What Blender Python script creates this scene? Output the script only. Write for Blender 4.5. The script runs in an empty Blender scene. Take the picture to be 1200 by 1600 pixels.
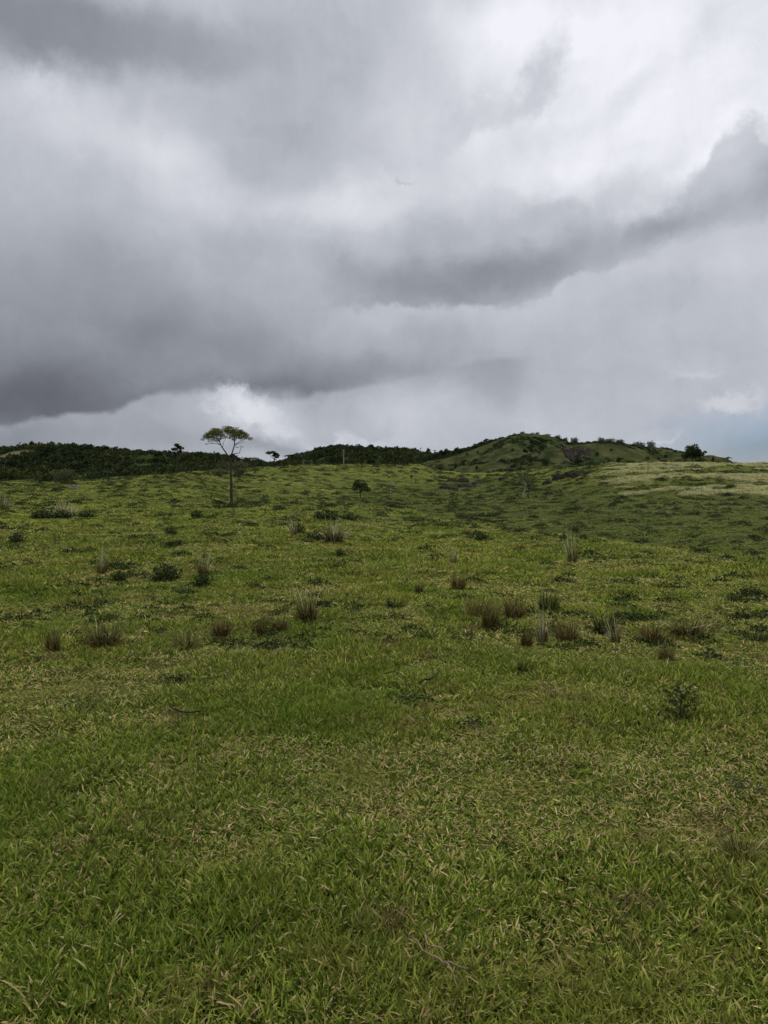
import bpy, math, random
import numpy as np
from mathutils import Vector, Matrix, Euler
R = math.radians
rng = np.random.default_rng(7)
SC = bpy.context.scene
COL = SC.collection

# ------------------------------------------------------------------ camera
F = 1155.0                                  # focal length in photo pixels (1200 x 1600)
EYE = 1.6
PITCH = math.atan((800 - 733) / F)
cam_d = bpy.data.cameras.new('camera'); cam = bpy.data.objects.new('camera', cam_d); COL.objects.link(cam)
cam_d.sensor_fit = 'VERTICAL'; cam_d.sensor_height = 36.0; cam_d.lens = 36.0 * F / 1600
cam_d.clip_start = 0.05; cam_d.clip_end = 60000
cam.location = (0, 0, EYE); cam.rotation_euler = (R(90) - PITCH, 0, 0)
SC.camera = cam

# ------------------------------------------------------------------ light, sky, exposure
SUN_AZ, SUN_EL = 28, 50                     # degrees right of the view direction, above the horizon
sun_d = bpy.data.lights.new('sun', 'SUN'); sun_d.energy = 1.5; sun_d.angle = R(10); sun_d.color = (1, .95, .88)
sun = bpy.data.objects.new('sun', sun_d); COL.objects.link(sun)
sd = Vector((math.sin(R(SUN_AZ)) * math.cos(R(SUN_EL)), math.cos(R(SUN_AZ)) * math.cos(R(SUN_EL)), math.sin(R(SUN_EL))))
sun.rotation_euler = sd.to_track_quat('Z', 'Y').to_euler()
SC.view_settings.view_transform = 'Standard'; SC.view_settings.look = 'None'
SC.view_settings.exposure = 0.0; SC.view_settings.gamma = 1.0
try: SC.view_settings.use_curve_mapping = False
except Exception: pass
SC.cycles.max_bounces = 5; SC.cycles.diffuse_bounces = 2; SC.cycles.glossy_bounces = 1
SC.cycles.transmission_bounces = 3; SC.cycles.transparent_max_bounces = 4

def lin(c):
    c = c / 255.0
    return c / 12.92 if c <= .04045 else ((c + .055) / 1.055) ** 2.4
def pix_dir(px, py):
    u, v = (px - 600) / F, (800 - py) / F
    d = np.array([u, v * math.sin(PITCH) + math.cos(PITCH), v * math.cos(PITCH) - math.sin(PITCH)])
    return d / np.linalg.norm(d)
def azel(px, py):
    d = pix_dir(px, py)
    return math.degrees(math.atan2(d[0], d[1])), math.degrees(math.asin(d[2]))

world = bpy.data.worlds.new('World'); SC.world = world; world.use_nodes = True
wn, wl = world.node_tree.nodes, world.node_tree.links
wn.clear()
def N(tree_nodes, t, **kw):
    n = tree_nodes.new(t)
    for k, v in kw.items(): setattr(n, k, v)
    return n
def setin(links, n, i, v):
    if v is None: return
    if isinstance(v, bpy.types.NodeSocket): links.new(v, n.inputs[i])
    else: n.inputs[i].default_value = v
def wmath(op, a, b=None, c=None, clamp=False):
    n = N(wn, 'ShaderNodeMath', operation=op, use_clamp=clamp)
    setin(wl, n, 0, a); setin(wl, n, 1, b); setin(wl, n, 2, c)
    return n.outputs[0]
def wmap(v, a, b, c, d, smooth=True):
    n = N(wn, 'ShaderNodeMapRange', interpolation_type='SMOOTHSTEP' if smooth else 'LINEAR')
    setin(wl, n, 0, v); setin(wl, n, 1, a); setin(wl, n, 2, b); setin(wl, n, 3, c); setin(wl, n, 4, d)
    return n.outputs[0]
def wmix(f, a, b):
    n = N(wn, 'ShaderNodeMix', data_type='FLOAT')
    setin(wl, n, 0, f); setin(wl, n, 2, a); setin(wl, n, 3, b)
    return n.outputs[0]
tc = N(wn, 'ShaderNodeTexCoord'); DIR = tc.outputs['Generated']
sx = N(wn, 'ShaderNodeSeparateXYZ'); wl.new(DIR, sx.inputs[0])
AZ = wmath('MULTIPLY', wmath('ARCTAN2', sx.outputs[0], sx.outputs[1]), 57.29578)
EL = wmath('MULTIPLY', wmath('ARCSINE', sx.outputs[2]), 57.29578)
cb = N(wn, 'ShaderNodeCombineXYZ'); wl.new(AZ, cb.inputs[0]); wl.new(EL, cb.inputs[1])
P0 = cb.outputs[0]
def wnoise(vec, scale, detail=6, rough=.55, dist=0.0, sc=(1, 1, 1), rot=(0, 0, 0), loc=(0, 0, 0), color=False):
    m = N(wn, 'ShaderNodeMapping'); wl.new(vec, m.inputs[0])
    m.inputs['Scale'].default_value = sc; m.inputs['Rotation'].default_value = rot; m.inputs['Location'].default_value = loc
    n = N(wn, 'ShaderNodeTexNoise', noise_dimensions='3D')
    wl.new(m.outputs[0], n.inputs['Vector']); n.inputs['Scale'].default_value = scale
    n.inputs['Detail'].default_value = detail; n.inputs['Roughness'].default_value = rough; n.inputs['Distortion'].default_value = dist
    return n.outputs['Color' if color else 'Fac']
def warp(vec, noise_col, amp):
    a = N(wn, 'ShaderNodeVectorMath', operation='SUBTRACT'); wl.new(noise_col, a.inputs[0]); a.inputs[1].default_value = (.5, .5, .5)
    b = N(wn, 'ShaderNodeVectorMath', operation='MULTIPLY_ADD'); wl.new(a.outputs[0], b.inputs[0])
    b.inputs[1].default_value = (amp, amp, 0); wl.new(vec, b.inputs[2])
    return b.outputs[0]
PW = warp(P0, wnoise(P0, .2, 9, .66, color=True), 6.5)       # billowy edges
PS = warp(P0, wnoise(P0, .12, 7, .6, loc=(5, 3, 0), color=True), 5.5)    # smooth edges
L = wmap(EL, 0, 60, lin(182), lin(190), False)
L = wmix(wmap(EL, 35, 75, 0, 1), L, lin(215))
def blob(L, px, py, rx, ry, rot, val, alpha=1.0, soft=1.0, P=None):
    """an elliptical patch of cloud, centred where the photo shows it, in degrees of azimuth and elevation"""
    a, e = azel(px, py)
    kx = abs(azel(px + 20, py)[0] - azel(px - 20, py)[0]) / 40; ky = abs(azel(px, py + 20)[1] - azel(px, py - 20)[1]) / 40
    m = N(wn, 'ShaderNodeMapping', vector_type='TEXTURE'); wl.new(P or PS, m.inputs[0])
    m.inputs['Location'].default_value = (a, e, 0); m.inputs['Rotation'].default_value = (0, 0, R(rot))
    m.inputs['Scale'].default_value = (rx * kx, ry * ky, 1)
    ln = N(wn, 'ShaderNodeVectorMath', operation='LENGTH'); wl.new(m.outputs[0], ln.inputs[0])
    return wmix(wmap(ln.outputs['Value'], 1 - soft, 1.0, alpha, 0), L, lin(val))
def edge(L, pts, below, val, alpha, soft, fade, nz):
    """a cloud bank whose rim follows pts; it fills one side of the rim and fades out over `fade` degrees"""
    ae = [azel(*p) for p in pts]
    fc = N(wn, 'ShaderNodeFloatCurve')
    a0, a1 = ae[0][0], ae[-1][0]; e0 = min(e for _, e in ae); e1 = max(e for _, e in ae) + .01
    c = fc.mapping.curves[0]
    c.points[0].location = (0, (ae[0][1] - e0) / (e1 - e0)); c.points[1].location = (1, (ae[-1][1] - e0) / (e1 - e0))
    for a, e in ae[1:-1]: c.points.new((a - a0) / (a1 - a0), (e - e0) / (e1 - e0))
    fc.mapping.update()
    setin(wl, fc, 1, wmap(AZ, a0, a1, 0, 1, False))
    ed = wmath('MULTIPLY_ADD', fc.outputs[0], e1 - e0, e0)
    d = wmath('ADD', wmath('SUBTRACT', EL, ed), nz)
    if below: d = wmath('MULTIPLY', d, -1.0)
    m = wmath('MULTIPLY', wmap(d, -soft, soft, 0, 1), wmap(d, 0, fade, 1, 0))
    side = wmath('MULTIPLY', wmap(AZ, a0 - 4, a0, 0, 1), wmap(AZ, a1, a1 + 3, 1, 0))
    return wmix(wmath('MULTIPLY', wmath('MULTIPLY', m, side), alpha), L, lin(val))
nzA = wmath('MULTIPLY', wmath('SUBTRACT', wnoise(P0, .35, 6, .6), .5), 3.2)
nzB = wmath('MULTIPLY', wmath('SUBTRACT', wnoise(P0, .22, 7, .62, loc=(3, 8, 0)), .5), 5.0)
# broad tones
L = blob(L, 150, 350, 620, 330, 0, 180, .9)
L = blob(L, 1000, 120, 620, 420, 15, 234, 1)
L = blob(L, 850, 30, 260, 120, 0, 242, .8)
L = blob(L, 450, 150, 190, 260, 10, 168, .85)
L = blob(L, 660, 160, 110, 210, 12, 196, .6)
L = blob(L, 90, 40, 420, 110, 4, 132, .95, .8)
L = blob(L, 300, 70, 260, 70, 0, 152, .7)
L = blob(L, 110, 165, 190, 90, 0, 206, .9)
L = blob(L, 60, 135, 60, 40, 0, 216, .5, 1, PW)
L = blob(L, 215, 150, 30, 90, 0, 176, .7, 1)
L = blob(L, 270, 245, 150, 80, -20, 214, .9)
L = blob(L, 330, 300, 190, 70, -10, 200, .6)
L = blob(L, 520, 320, 190, 70, 20, 214, .8)
L = blob(L, 590, 330, 110, 40, 10, 222, .6)
L = blob(L, 90, 400, 330, 130, 0, 158, .8)
L = blob(L, 380, 385, 160, 60, 0, 168, .7)
# veils in the bright part
L = blob(L, 850, 110, 40, 110, -18, 190, .8, .9, PW)
L = blob(L, 800, 160, 130, 45, 20, 196, .75, 1, PW)
L = blob(L, 720, 190, 60, 40, 20, 192, .7, 1, PW)
L = blob(L, 965, 150, 130, 45, 35, 212, .8)
L = blob(L, 1110, 60, 110, 60, 30, 214, .8)
L = blob(L, 800, 235, 140, 45, 10, 208, .7)
L = blob(L, 930, 265, 260, 40, 12, 232, .7)
# grey roll from the right edge down to the middle
L = blob(L, 720, 400, 310, 125, 6, 166, .9, .8)
L = blob(L, 900, 360, 180, 60, 25, 176, .6, 1, PW)
L = blob(L, 1120, 225, 150, 50, 30, 244, .8)
L = edge(L, [(560, 420), (640, 380), (740, 350), (840, 335), (900, 318), (960, 345), (1010, 330), (1060, 290), (1100, 262), (1130, 215), (1165, 192), (1200, 205), (1300, 160)], True, 176, .65, .6, 9, wmath('ADD', nzB, nzA))
L = blob(L, 1200, 295, 150, 65, 30, 150, .8, 1)
L = blob(L, 1040, 375, 150, 40, 15, 150, .8)
L = blob(L, 780, 425, 290, 66, 7, 134, .88, .9)
L = blob(L, 650, 440, 200, 60, 0, 140, .8)
L = blob(L, 540, 410, 90, 40, 0, 150, .5)
L = edge(L, [(560, 485), (660, 478), (760, 478), (840, 470), (870, 452), (900, 430), (980, 412), (1050, 385), (1110, 362), (1150, 350), (1200, 338), (1300, 320)], True, 190, .9, .35, 8, nzA)
L = blob(L, 1180, 400, 120, 50, 0, 196, .7)
# right lower sky
L = blob(L, 900, 570, 420, 170, 0, 172, .85)
L = blob(L, 1040, 480, 200, 60, 5, 178, .6)
L = blob(L, 1180, 520, 110, 70, 0, 184, .8)
L = blob(L, 760, 660, 380, 90, 0, 184, .8)
# big dark bank on the left
L = blob(L, 180, 540, 640, 210, 0, 132, .85, .9)
L = blob(L, 620, 575, 230, 80, 5, 146, .75)
L = blob(L, 650, 520, 200, 50, 5, 162, .6)
L = blob(L, 40, 630, 500, 125, -4, 96, .92)
L = blob(L, 420, 640, 330, 60, 4, 108, .8)
L = blob(L, 400, 622, 270, 50, 3, 104, .8)
L = blob(L, 210, 540, 120, 60, 20, 120, .5)
L = blob(L, 370, 545, 140, 45, 0, 134, .6)
L = blob(L, 500, 590, 230, 60, 3, 126, .7)
BANK = [(-160, 690), (0, 668), (80, 650), (160, 644), (205, 628), (240, 616), (330, 613), (400, 622), (450, 622), (520, 612), (580, 604), (640, 592), (720, 570), (780, 560)]
L = edge(L, BANK, True, 158, .96, .28, 9, wmath('MULTIPLY', nzA, .45))
L = blob(L, -30, 690, 260, 60, 0, 122, .85)
L = blob(L, 160, 680, 200, 35, 0, 148, .6)
L = blob(L, 640, 650, 170, 70, 0, 196, .8)
L = blob(L, 410, 655, 190, 50, -8, 190, .85, .9)
L = blob(L, 395, 645, 100, 36, -20, 212, .85, .8, PW)
L = blob(L, 350, 632, 50, 18, 0, 206, .6, .8, PW)
L = blob(L, 440, 668, 50, 18, -15, 200, .7, .8, PW)
L = blob(L, 270, 640, 70, 22, 0, 164, .6, 1, PW)
L = blob(L, 500, 655, 70, 30, 20, 174, .7, .9)
L = blob(L, 430, 700, 120, 18, 0, 142, .8)
L = blob(L, 545, 694, 95, 15, 5, 198, .8, .8, PW)
L = blob(L, 480, 690, 70, 16, 0, 180, .5, 1, PW)
L = blob(L, 628, 293, 26, 8, 5, 178, .6, .9, PW)
# fine billows over everything
det = wnoise(PW, .16, 8, .6, .3, sc=(.7, 1.2, 1))
L = wmath('MULTIPLY', L, wmap(det, .25, .75, .97, 1.21, False))
det2 = wnoise(PS, .5, 6, .6, 0, sc=(1.3, .35, 1), loc=(9, 2, 0))
L = wmath('MULTIPLY', L, wmap(det2, .2, .8, .96, 1.04, False))
cr = N(wn, 'ShaderNodeValToRGB'); wl.new(L, cr.inputs[0])
els = cr.color_ramp.elements
stops = [(lin(60), (60, 61, 66)), (lin(110), (105, 108, 117)), (lin(150), (147, 151, 160)), (lin(185), (183, 187, 196)), (lin(215), (212, 214, 222)), (lin(245), (242, 243, 250))]
for i, (p, c) in enumerate(stops):
    e = els[i] if i < 2 else els.new(p)
    e.position = p; e.color = (lin(c[0]), lin(c[1]), lin(c[2]), 1)
skyt = N(wn, 'ShaderNodeTexSky', sky_type='NISHITA', sun_disc=False, sun_elevation=R(SUN_EL), sun_rotation=R(SUN_AZ))
skys = N(wn, 'ShaderNodeMix', data_type='RGBA', blend_type='MULTIPLY'); skys.inputs[0].default_value = 1
wl.new(skyt.outputs[0], skys.inputs[6]); skys.inputs[7].default_value = (.024, .037, .064, 1)
# a gap of blue low on the right
def gap(px, py, rx, ry, alpha, P=PS, soft=1.0):
    a, e = azel(px, py)
    m = N(wn, 'ShaderNodeMapping', vector_type='TEXTURE'); wl.new(P, m.inputs[0])
    m.inputs['Location'].default_value = (a, e, 0); m.inputs['Scale'].default_value = (rx / 20.2, ry / 20.2, 1)
    ln = N(wn, 'ShaderNodeVectorMath', operation='LENGTH'); wl.new(m.outputs[0], ln.inputs[0])
    return wmap(ln.outputs['Value'], 1 - soft, 1, alpha, 0)
g = wmath('MAXIMUM', gap(1230, 690, 210, 62, .85), gap(1060, 665, 70, 14, .25))
g = wmath('MULTIPLY', g, wmath('SUBTRACT', 1.0, gap(1146, 632, 62, 24, 1.0, PW, .6)))
mx = N(wn, 'ShaderNodeMix', data_type='RGBA'); setin(wl, mx, 0, g); wl.new(cr.outputs[0], mx.inputs[6]); wl.new(skys.outputs[2], mx.inputs[7])
g2 = wmath('MAXIMUM', gap(1146, 632, 58, 20, .85, PW, .7), wmath('MAXIMUM', gap(1075, 583, 45, 9, .5, PW), gap(1030, 690, 45, 7, .6, PW)))
mx2 = N(wn, 'ShaderNodeMix', data_type='RGBA'); setin(wl, mx2, 0, g2); wl.new(mx.outputs[2], mx2.inputs[6]); mx2.inputs[7].default_value = (lin(205), lin(208), lin(214), 1)
# brightness added to the unseen sky overhead and behind the camera, lighting the grass
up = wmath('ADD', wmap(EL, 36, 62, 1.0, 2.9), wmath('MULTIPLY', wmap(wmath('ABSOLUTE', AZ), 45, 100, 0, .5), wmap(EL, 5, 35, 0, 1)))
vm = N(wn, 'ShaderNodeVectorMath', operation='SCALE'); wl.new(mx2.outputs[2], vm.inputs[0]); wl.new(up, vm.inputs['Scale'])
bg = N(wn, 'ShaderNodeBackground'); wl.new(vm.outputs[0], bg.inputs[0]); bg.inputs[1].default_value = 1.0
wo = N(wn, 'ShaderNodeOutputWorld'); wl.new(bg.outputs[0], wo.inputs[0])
world.cycles.sampling_method = 'MANUAL'; world.cycles.sample_map_resolution = 256

# ------------------------------------------------------------------ numpy helpers
def hash2(ix, iy, seed):
    h = (ix.astype(np.int64) * 374761393 + iy.astype(np.int64) * 668265263 + seed * 1442695041) & 0xffffffff
    h = ((h ^ (h >> 13)) * 1274126177) & 0xffffffff
    return ((h ^ (h >> 16)) & 0xffffff) / float(0xffffff)
def vnoise(x, y, seed=0):
    x = np.asarray(x, float); y = np.asarray(y, float)
    ix, iy = np.floor(x), np.floor(y); fx, fy = x - ix, y - iy
    fx = fx * fx * (3 - 2 * fx); fy = fy * fy * (3 - 2 * fy)
    a, b = hash2(ix, iy, seed), hash2(ix + 1, iy, seed); c, d = hash2(ix, iy + 1, seed), hash2(ix + 1, iy + 1, seed)
    return (a + (b - a) * fx) * (1 - fy) + (c + (d - c) * fx) * fy
def fbm(x, y, seed=0, o=4):
    s = 0; a = .5; t = 0
    for i in range(o):
        s = s + a * vnoise(x * 2 ** i + 17.3 * i, y * 2 ** i + 5.1 * i, seed + i); t += a; a *= .5
    return s / t
def pchip(x, y, xi):
    x = np.asarray(x, float); y = np.asarray(y, float)            # y (n, ...) along axis 0
    h = np.diff(x); hs = h.reshape((-1,) + (1,) * (y.ndim - 1)); dl = np.diff(y, axis=0) / hs
    d = np.zeros_like(y); d[0] = dl[0]; d[-1] = dl[-1]
    pr = dl[:-1] * dl[1:]; w1 = 2 * hs[1:] + hs[:-1]; w2 = hs[1:] + 2 * hs[:-1]
    with np.errstate(divide='ignore', invalid='ignore'):
        m = (w1 + w2) / (w1 / dl[:-1] + w2 / dl[1:])
    d[1:-1] = np.where(pr > 0, m, 0)
    k = np.clip(np.searchsorted(x, xi) - 1, 0, len(x) - 2); t = np.clip((xi - x[k]) / h[k], 0, 1)
    sh = (-1,) + (1,) * (y.ndim - 1); t = t.reshape(sh); hh = h[k].reshape(sh)
    return ((2 * t**3 - 3 * t**2 + 1) * y[k] + (t**3 - 2 * t**2 + t) * hh * d[k] + (-2 * t**3 + 3 * t**2) * y[k + 1] + (t**3 - t**2) * hh * d[k + 1])

# ------------------------------------------------------------------ the lie of the land: distance (m) and the height it reaches, per bearing
def slope_row(py): 
    v = (800 - py) / F
    return (v * math.cos(PITCH) - math.sin(PITCH)) / (v * math.sin(PITCH) + math.cos(PITCH))
def row_of(t):                               # z/Y -> row
    c, s = math.cos(PITCH), math.sin(PITCH)
    return 800 - F * (t * c + s) / (c - t * s)
NEAR = [(2.2, None), (10, 955), (20, 868)]
COLS = {   # photo column: [(Y, row) ...]
    0:    [(35, 818), (60, 790), (95, 768), (125, 757), (150, 760), (260, 775)],
    100:  [(35, 818), (60, 790), (95, 768), (130, 754), (150, 756), (260, 775)],
    200:  [(35, 817), (60, 790), (95, 766), (140, 747), (165, 750), (260, 772)],
    300:  [(35, 816), (62, 790), (100, 764), (165, 740), (190, 743), (290, 765)],
    360:  [(35, 815), (65, 792), (80, 786), (110, 768), (185, 735), (215, 739), (320, 760)],
    430:  [(35, 814), (62, 792), (80, 787), (120, 766), (200, 731), (235, 735), (340, 755)],
    500:  [(35, 815), (60, 795), (78, 790), (95, 786), (125, 772), (210, 728), (250, 732), (360, 752)],
    560:  [(35, 820), (60, 794), (80, 799), (110, 786), (140, 770), (220, 727), (260, 731), (380, 752)],
    650:  [(35, 824), (50, 804), (70, 816), (110, 790), (150, 771), (230, 728), (270, 733), (380, 752)],
    700:  [(28, 836), (42, 813), (62, 830), (100, 796), (150, 771), (200, 755), (255, 737), (290, 740), (380, 752)],
    750:  [(28, 838), (38, 821), (58, 842), (90, 805), (150, 771), (200, 756), (260, 740), (300, 742), (380, 752)],
    800:  [(26, 846), (34, 829), (54, 850), (85, 809), (140, 771), (190, 754), (250, 738), (290, 741), (380, 752)],
    860:  [(24, 854), (31, 838), (50, 860), (78, 815), (120, 775), (160, 750), (220, 731), (260, 735), (380, 752)],
    950:  [(22, 862), (28, 849), (46, 868), (66, 824), (95, 780), (130, 741), (165, 727), (200, 731), (380, 752)],
    1050: [(22, 868), (25, 860), (42, 876), (60, 830), (85, 785), (115, 746), (150, 726), (190, 729), (380, 752)],
    1200: [(20, 882), (22, 873), (38, 880), (55, 836), (78, 790), (110, 748), (145, 727), (190, 730), (380, 750)],
}
RG = np.geomspace(0.4, 6000, 420)
cols_px = sorted(COLS)
prof = []
for px in cols_px:
    knots = [(0.0, 0.0), (2.2, -.03), (5, -.12)]
    nr = [(10, 955), (16, 893)]
    for Y, row in nr + COLS[px]:
        knots.append((Y, EYE + Y * slope_row(row)))
    zl = knots[-1][1]
    knots += [(520, -9), (900, -10), (2000, -10), (7000, -10)]
    a = math.atan((px - 600) / F)
    k = np.array(knots); kx = np.log(k[:, 0] / math.cos(a) + 1)
    prof.append(pchip(kx, k[:, 1], np.log(RG + 1)))
prof = np.array(prof)                        # (cols, r)
az_c = np.array([math.degrees(math.atan((px - 600) / F)) for px in cols_px])
back = pchip(np.log(np.array([0, 2.2, 5, 20, 60, 150, 400, 7000]) + 1), np.array([0, .03, .1, .2, -1, -4, -9, -10.]), np.log(RG + 1))
az_k = np.concatenate([[-180, -80, -40], az_c, [40, 80, 180]])
prof = np.concatenate([[back, .5 * back + .5 * prof[0], prof[0]], prof, [prof[-1], .5 * back + .5 * prof[-1], back]])
AZG = np.arange(-180, 180.01, .25)
HG = pchip(az_k, prof, AZG)
for _ in range(3): HG = np.concatenate([HG[:1], (HG[:-2] + 2 * HG[1:-1] + HG[2:]) / 4, HG[-1:]])
LRG = np.log(RG)
def base_h(x, y):
    x = np.asarray(x, float); y = np.asarray(y, float)
    r = np.clip(np.hypot(x, y), .4, 5999); a = np.degrees(np.arctan2(x, y))
    fa = (a + 180) / .25; ia = np.clip(fa.astype(int), 0, len(AZG) - 2); fa = fa - ia
    fr = (np.log(r) - LRG[0]) / (LRG[1] - LRG[0]); ir = np.clip(fr.astype(int), 0, len(RG) - 2); fr = fr - ir
    return (HG[ia, ir] * (1 - fa) + HG[ia + 1, ir] * fa) * (1 - fr) + (HG[ia, ir + 1] * (1 - fa) + HG[ia + 1, ir + 1] * fa) * fr
def ground_h(x, y):
    x = np.asarray(x, float); y = np.asarray(y, float)
    r = np.hypot(x, y); z = base_h(x, y)
    z = z + (fbm(x * 1.3, y * 1.3, 3) - .5) * np.interp(r, [0, 4, 20, 60, 300], [.03, .07, .20, .30, .2])
    z = z + (fbm(x * .28, y * .28, 13) - .5) * np.interp(r, [0, 4, 15, 60, 200, 600], [.0, .05, .28, .5, .8, 1.0])
    # cattle terracettes on the far bank and the knoll
    w = np.interp(r, [70, 110, 260, 400], [0, 1, 1, 0])
    z = z + w * .16 * (2 * np.abs(2 * np.mod(z * .9 + (fbm(x * .05, y * .05, 23) - .5) * 3, 1) - 1) - 1) * (fbm(x * .08, y * .15, 31) > .42)
    return z

# ------------------------------------------------------------------ mesh + object helpers
class MB:
    def __init__(s): s.v = []; s.f = []; s.t = []; s.n = 0
    def add(s, v, f, t=None):
        v = np.asarray(v, float).reshape(-1, 3); s.v.append(v)
        s.f.extend([tuple(int(i) + s.n for i in q) for q in f])
        s.t.append(np.full(len(v), .5) if t is None else np.broadcast_to(np.asarray(t, float), (len(v),)).copy())
        s.n += len(v)
    def tube(s, pts, rad, n=6, t=None, cap=True):
        pts = [Vector(p) for p in pts]; rad = rad if hasattr(rad, '__len__') else [rad] * len(pts)
        V = []; up = Vector((0, .13, 1)).normalized()
        for i, p in enumerate(pts):
            d = (pts[min(i + 1, len(pts) - 1)] - pts[max(i - 1, 0)]).normalized()
            a = d.cross(Vector((0, 1, 0)) if abs(d.y) < .9 else Vector((1, 0, 0))).normalized(); b = d.cross(a)
            for k in range(n):
                th = 2 * math.pi * k / n; V.append(p + (a * math.cos(th) + b * math.sin(th)) * rad[i])
        Fc = [(i * n + k, i * n + (k + 1) % n, (i + 1) * n + (k + 1) % n, (i + 1) * n + k) for i in range(len(pts) - 1) for k in range(n)]
        if cap: Fc += [tuple(range(n))[::-1], tuple((len(pts) - 1) * n + k for k in range(n))]
        s.add([tuple(q) for q in V], Fc, t)
    def leaves(s, C, size, seed=0, aspect=.55, flat=0.0, tint=None):
        """diamond leaves at points C, random directions"""
        g = np.random.default_rng(seed); C = np.asarray(C, float); n = len(C)
        d = g.normal(size=(n, 3)); d[:, 2] *= (1 - flat); d /= np.linalg.norm(d, axis=1)[:, None]
        w = g.normal(size=(n, 3)); w[:, 2] *= (1 - flat); w -= d * (w * d).sum(1)[:, None]; w /= np.linalg.norm(w, axis=1)[:, None]
        sz = (size * (.6 + .8 * g.random(n)))[:, None]
        V = np.stack([C - d * sz * .5, C + w * sz * .5 * aspect - d * sz * .05, C + d * sz * .5, C - w * sz * .5 * aspect - d * sz * .05], 1).reshape(-1, 3)
        t = g.random(n) if tint is None else np.clip(tint + .25 * (g.random(n) - .5), 0, 1)
        s.v.append(V); s.t.append(np.repeat(t, 4)); b = s.n
        s.f.extend([(b + 4 * i, b + 4 * i + 1, b + 4 * i + 2, b + 4 * i + 3) for i in range(n)]); s.n += 4 * n
    def blades(s, root, direc, length, width, bend, tint, g):
        """arched tapering blades, three segments each"""
        root = np.asarray(root, float); n = len(root)
        d = np.asarray(direc, float); d /= np.linalg.norm(d, axis=1)[:, None]
        side = np.stack([-d[:, 1], d[:, 0], np.zeros(n)], 1) + g.normal(size=(n, 3)) * .35
        side -= d * (side * d).sum(1)[:, None]; side /= np.linalg.norm(side, axis=1)[:, None] + 1e-9
        hor = d.copy(); hor[:, 2] = 0; hor /= np.linalg.norm(hor, axis=1)[:, None] + 1e-9
        L_ = np.asarray(length)[:, None]; W = np.asarray(width)[:, None]; B = np.asarray(bend)[:, None]
        ring = []
        for q, wq in ((0, .6), (.35, 1.0), (.7, .75)):
            c = root + d * L_ * q + (hor * .5 - np.array([0, 0, .8])) * B * L_ * q * q
            ring += [c - side * W * wq * .5, c + side * W * wq * .5]
        tip = root + d * L_ + (hor * .5 - np.array([0, 0, .8])) * B * L_
        V = np.stack(ring + [tip], 1).reshape(-1, 3)
        s.v.append(V); s.t.append(np.repeat(tint, 7)); b = s.n
        for i in range(n):
            o = b + 7 * i
            s.f += [(o, o + 1, o + 3, o + 2), (o + 2, o + 3, o + 5, o + 4), (o + 4, o + 5, o + 6)]
        s.n += 7 * n
    def mesh(s, name, mat, smooth=False):
        me = bpy.data.meshes.new(name); V = np.concatenate(s.v)
        me.from_pydata(V.tolist(), [], s.f)
        at = me.attributes.new('tint', 'FLOAT', 'POINT'); at.data.foreach_set('value', np.concatenate(s.t).astype(np.float32))
        if smooth: me.polygons.foreach_set('use_smooth', [True] * len(me.polygons))
        me.materials.append(mat); me.update()
        return me
    def obj(s, name, mat, parent=None, smooth=False):
        o = bpy.data.objects.new(name, s.mesh(name, mat, smooth)); COL.objects.link(o)
        if parent: o.parent = parent
        return o
def tag(o, label=None, cat=None, group=None, kind=None):
    if label: o['label'] = label
    if cat: o['category'] = cat
    if group: o['group'] = group
    if kind: o['kind'] = kind
    return o
def empty(name):
    o = bpy.data.objects.new(name, None); COL.objects.link(o); o.empty_display_size = .2
    return o
def copy_tree(o, parent=None):
    c = o.copy(); COL.objects.link(c)
    if parent: c.parent = parent
    for ch in list(o.children): copy_tree(ch, c)
    return c
class Kind:
    """a thing built once with its parts; the first call places it, later ones copy it"""
    def __init__(s, root): s.root = root; s.used = False
    def put(s, loc, rz=0, sc=1, label=None, cat=None, group=None, tilt=0):
        o = copy_tree(s.root) if s.used else s.root; s.used = True
        o.location = loc; o.rotation_euler = (tilt, 0, rz); o.scale = (sc, sc, sc) if not hasattr(sc, '__len__') else sc
        if 'group' in o: del o['group']
        return tag(o, label, cat, group)
    def drop(s):
        if not s.used:
            for c in list(s.root.children): bpy.data.objects.remove(c)
            bpy.data.objects.remove(s.root)

# ------------------------------------------------------------------ materials
def new_mat(name):
    m = bpy.data.materials.new(name); m.use_nodes = True; m.node_tree.nodes.clear()
    return m, m.node_tree.nodes, m.node_tree.links
def ramp(nodes, links, src, stops):
    c = nodes.new('ShaderNodeValToRGB'); links.new(src, c.inputs[0]); e = c.color_ramp.elements
    for i, (p, col) in enumerate(stops):
        q = e[i] if i < 2 else e.new(p)
        q.position = p; q.color = (*col, 1)
    return c.outputs[0]
def nnoise(nodes, links, scale, detail=5, rough=.6, vec=None, sc=None, loc=None):
    n = nodes.new('ShaderNodeTexNoise'); n.inputs['Scale'].default_value = scale; n.inputs['Detail'].default_value = detail
    n.inputs['Roughness'].default_value = rough
    if vec is not None:
        if sc or loc:
            m = nodes.new('ShaderNodeMapping'); links.new(vec, m.inputs[0])
            if sc: m.inputs['Scale'].default_value = sc
            if loc: m.inputs['Location'].default_value = loc
            vec = m.outputs[0]
        links.new(vec, n.inputs['Vector'])
    return n.outputs['Fac']
def mixc(nodes, links, f, a, b, mode='MIX'):
    n = nodes.new('ShaderNodeMix'); n.data_type = 'RGBA'; n.blend_type = mode
    for i, v in ((0, f), (6, a), (7, b)):
        if isinstance(v, bpy.types.NodeSocket): links.new(v, n.inputs[i])
        else: n.inputs[i].default_value = v if i == 0 else (*v, 1)
    return n.outputs[2]
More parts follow.
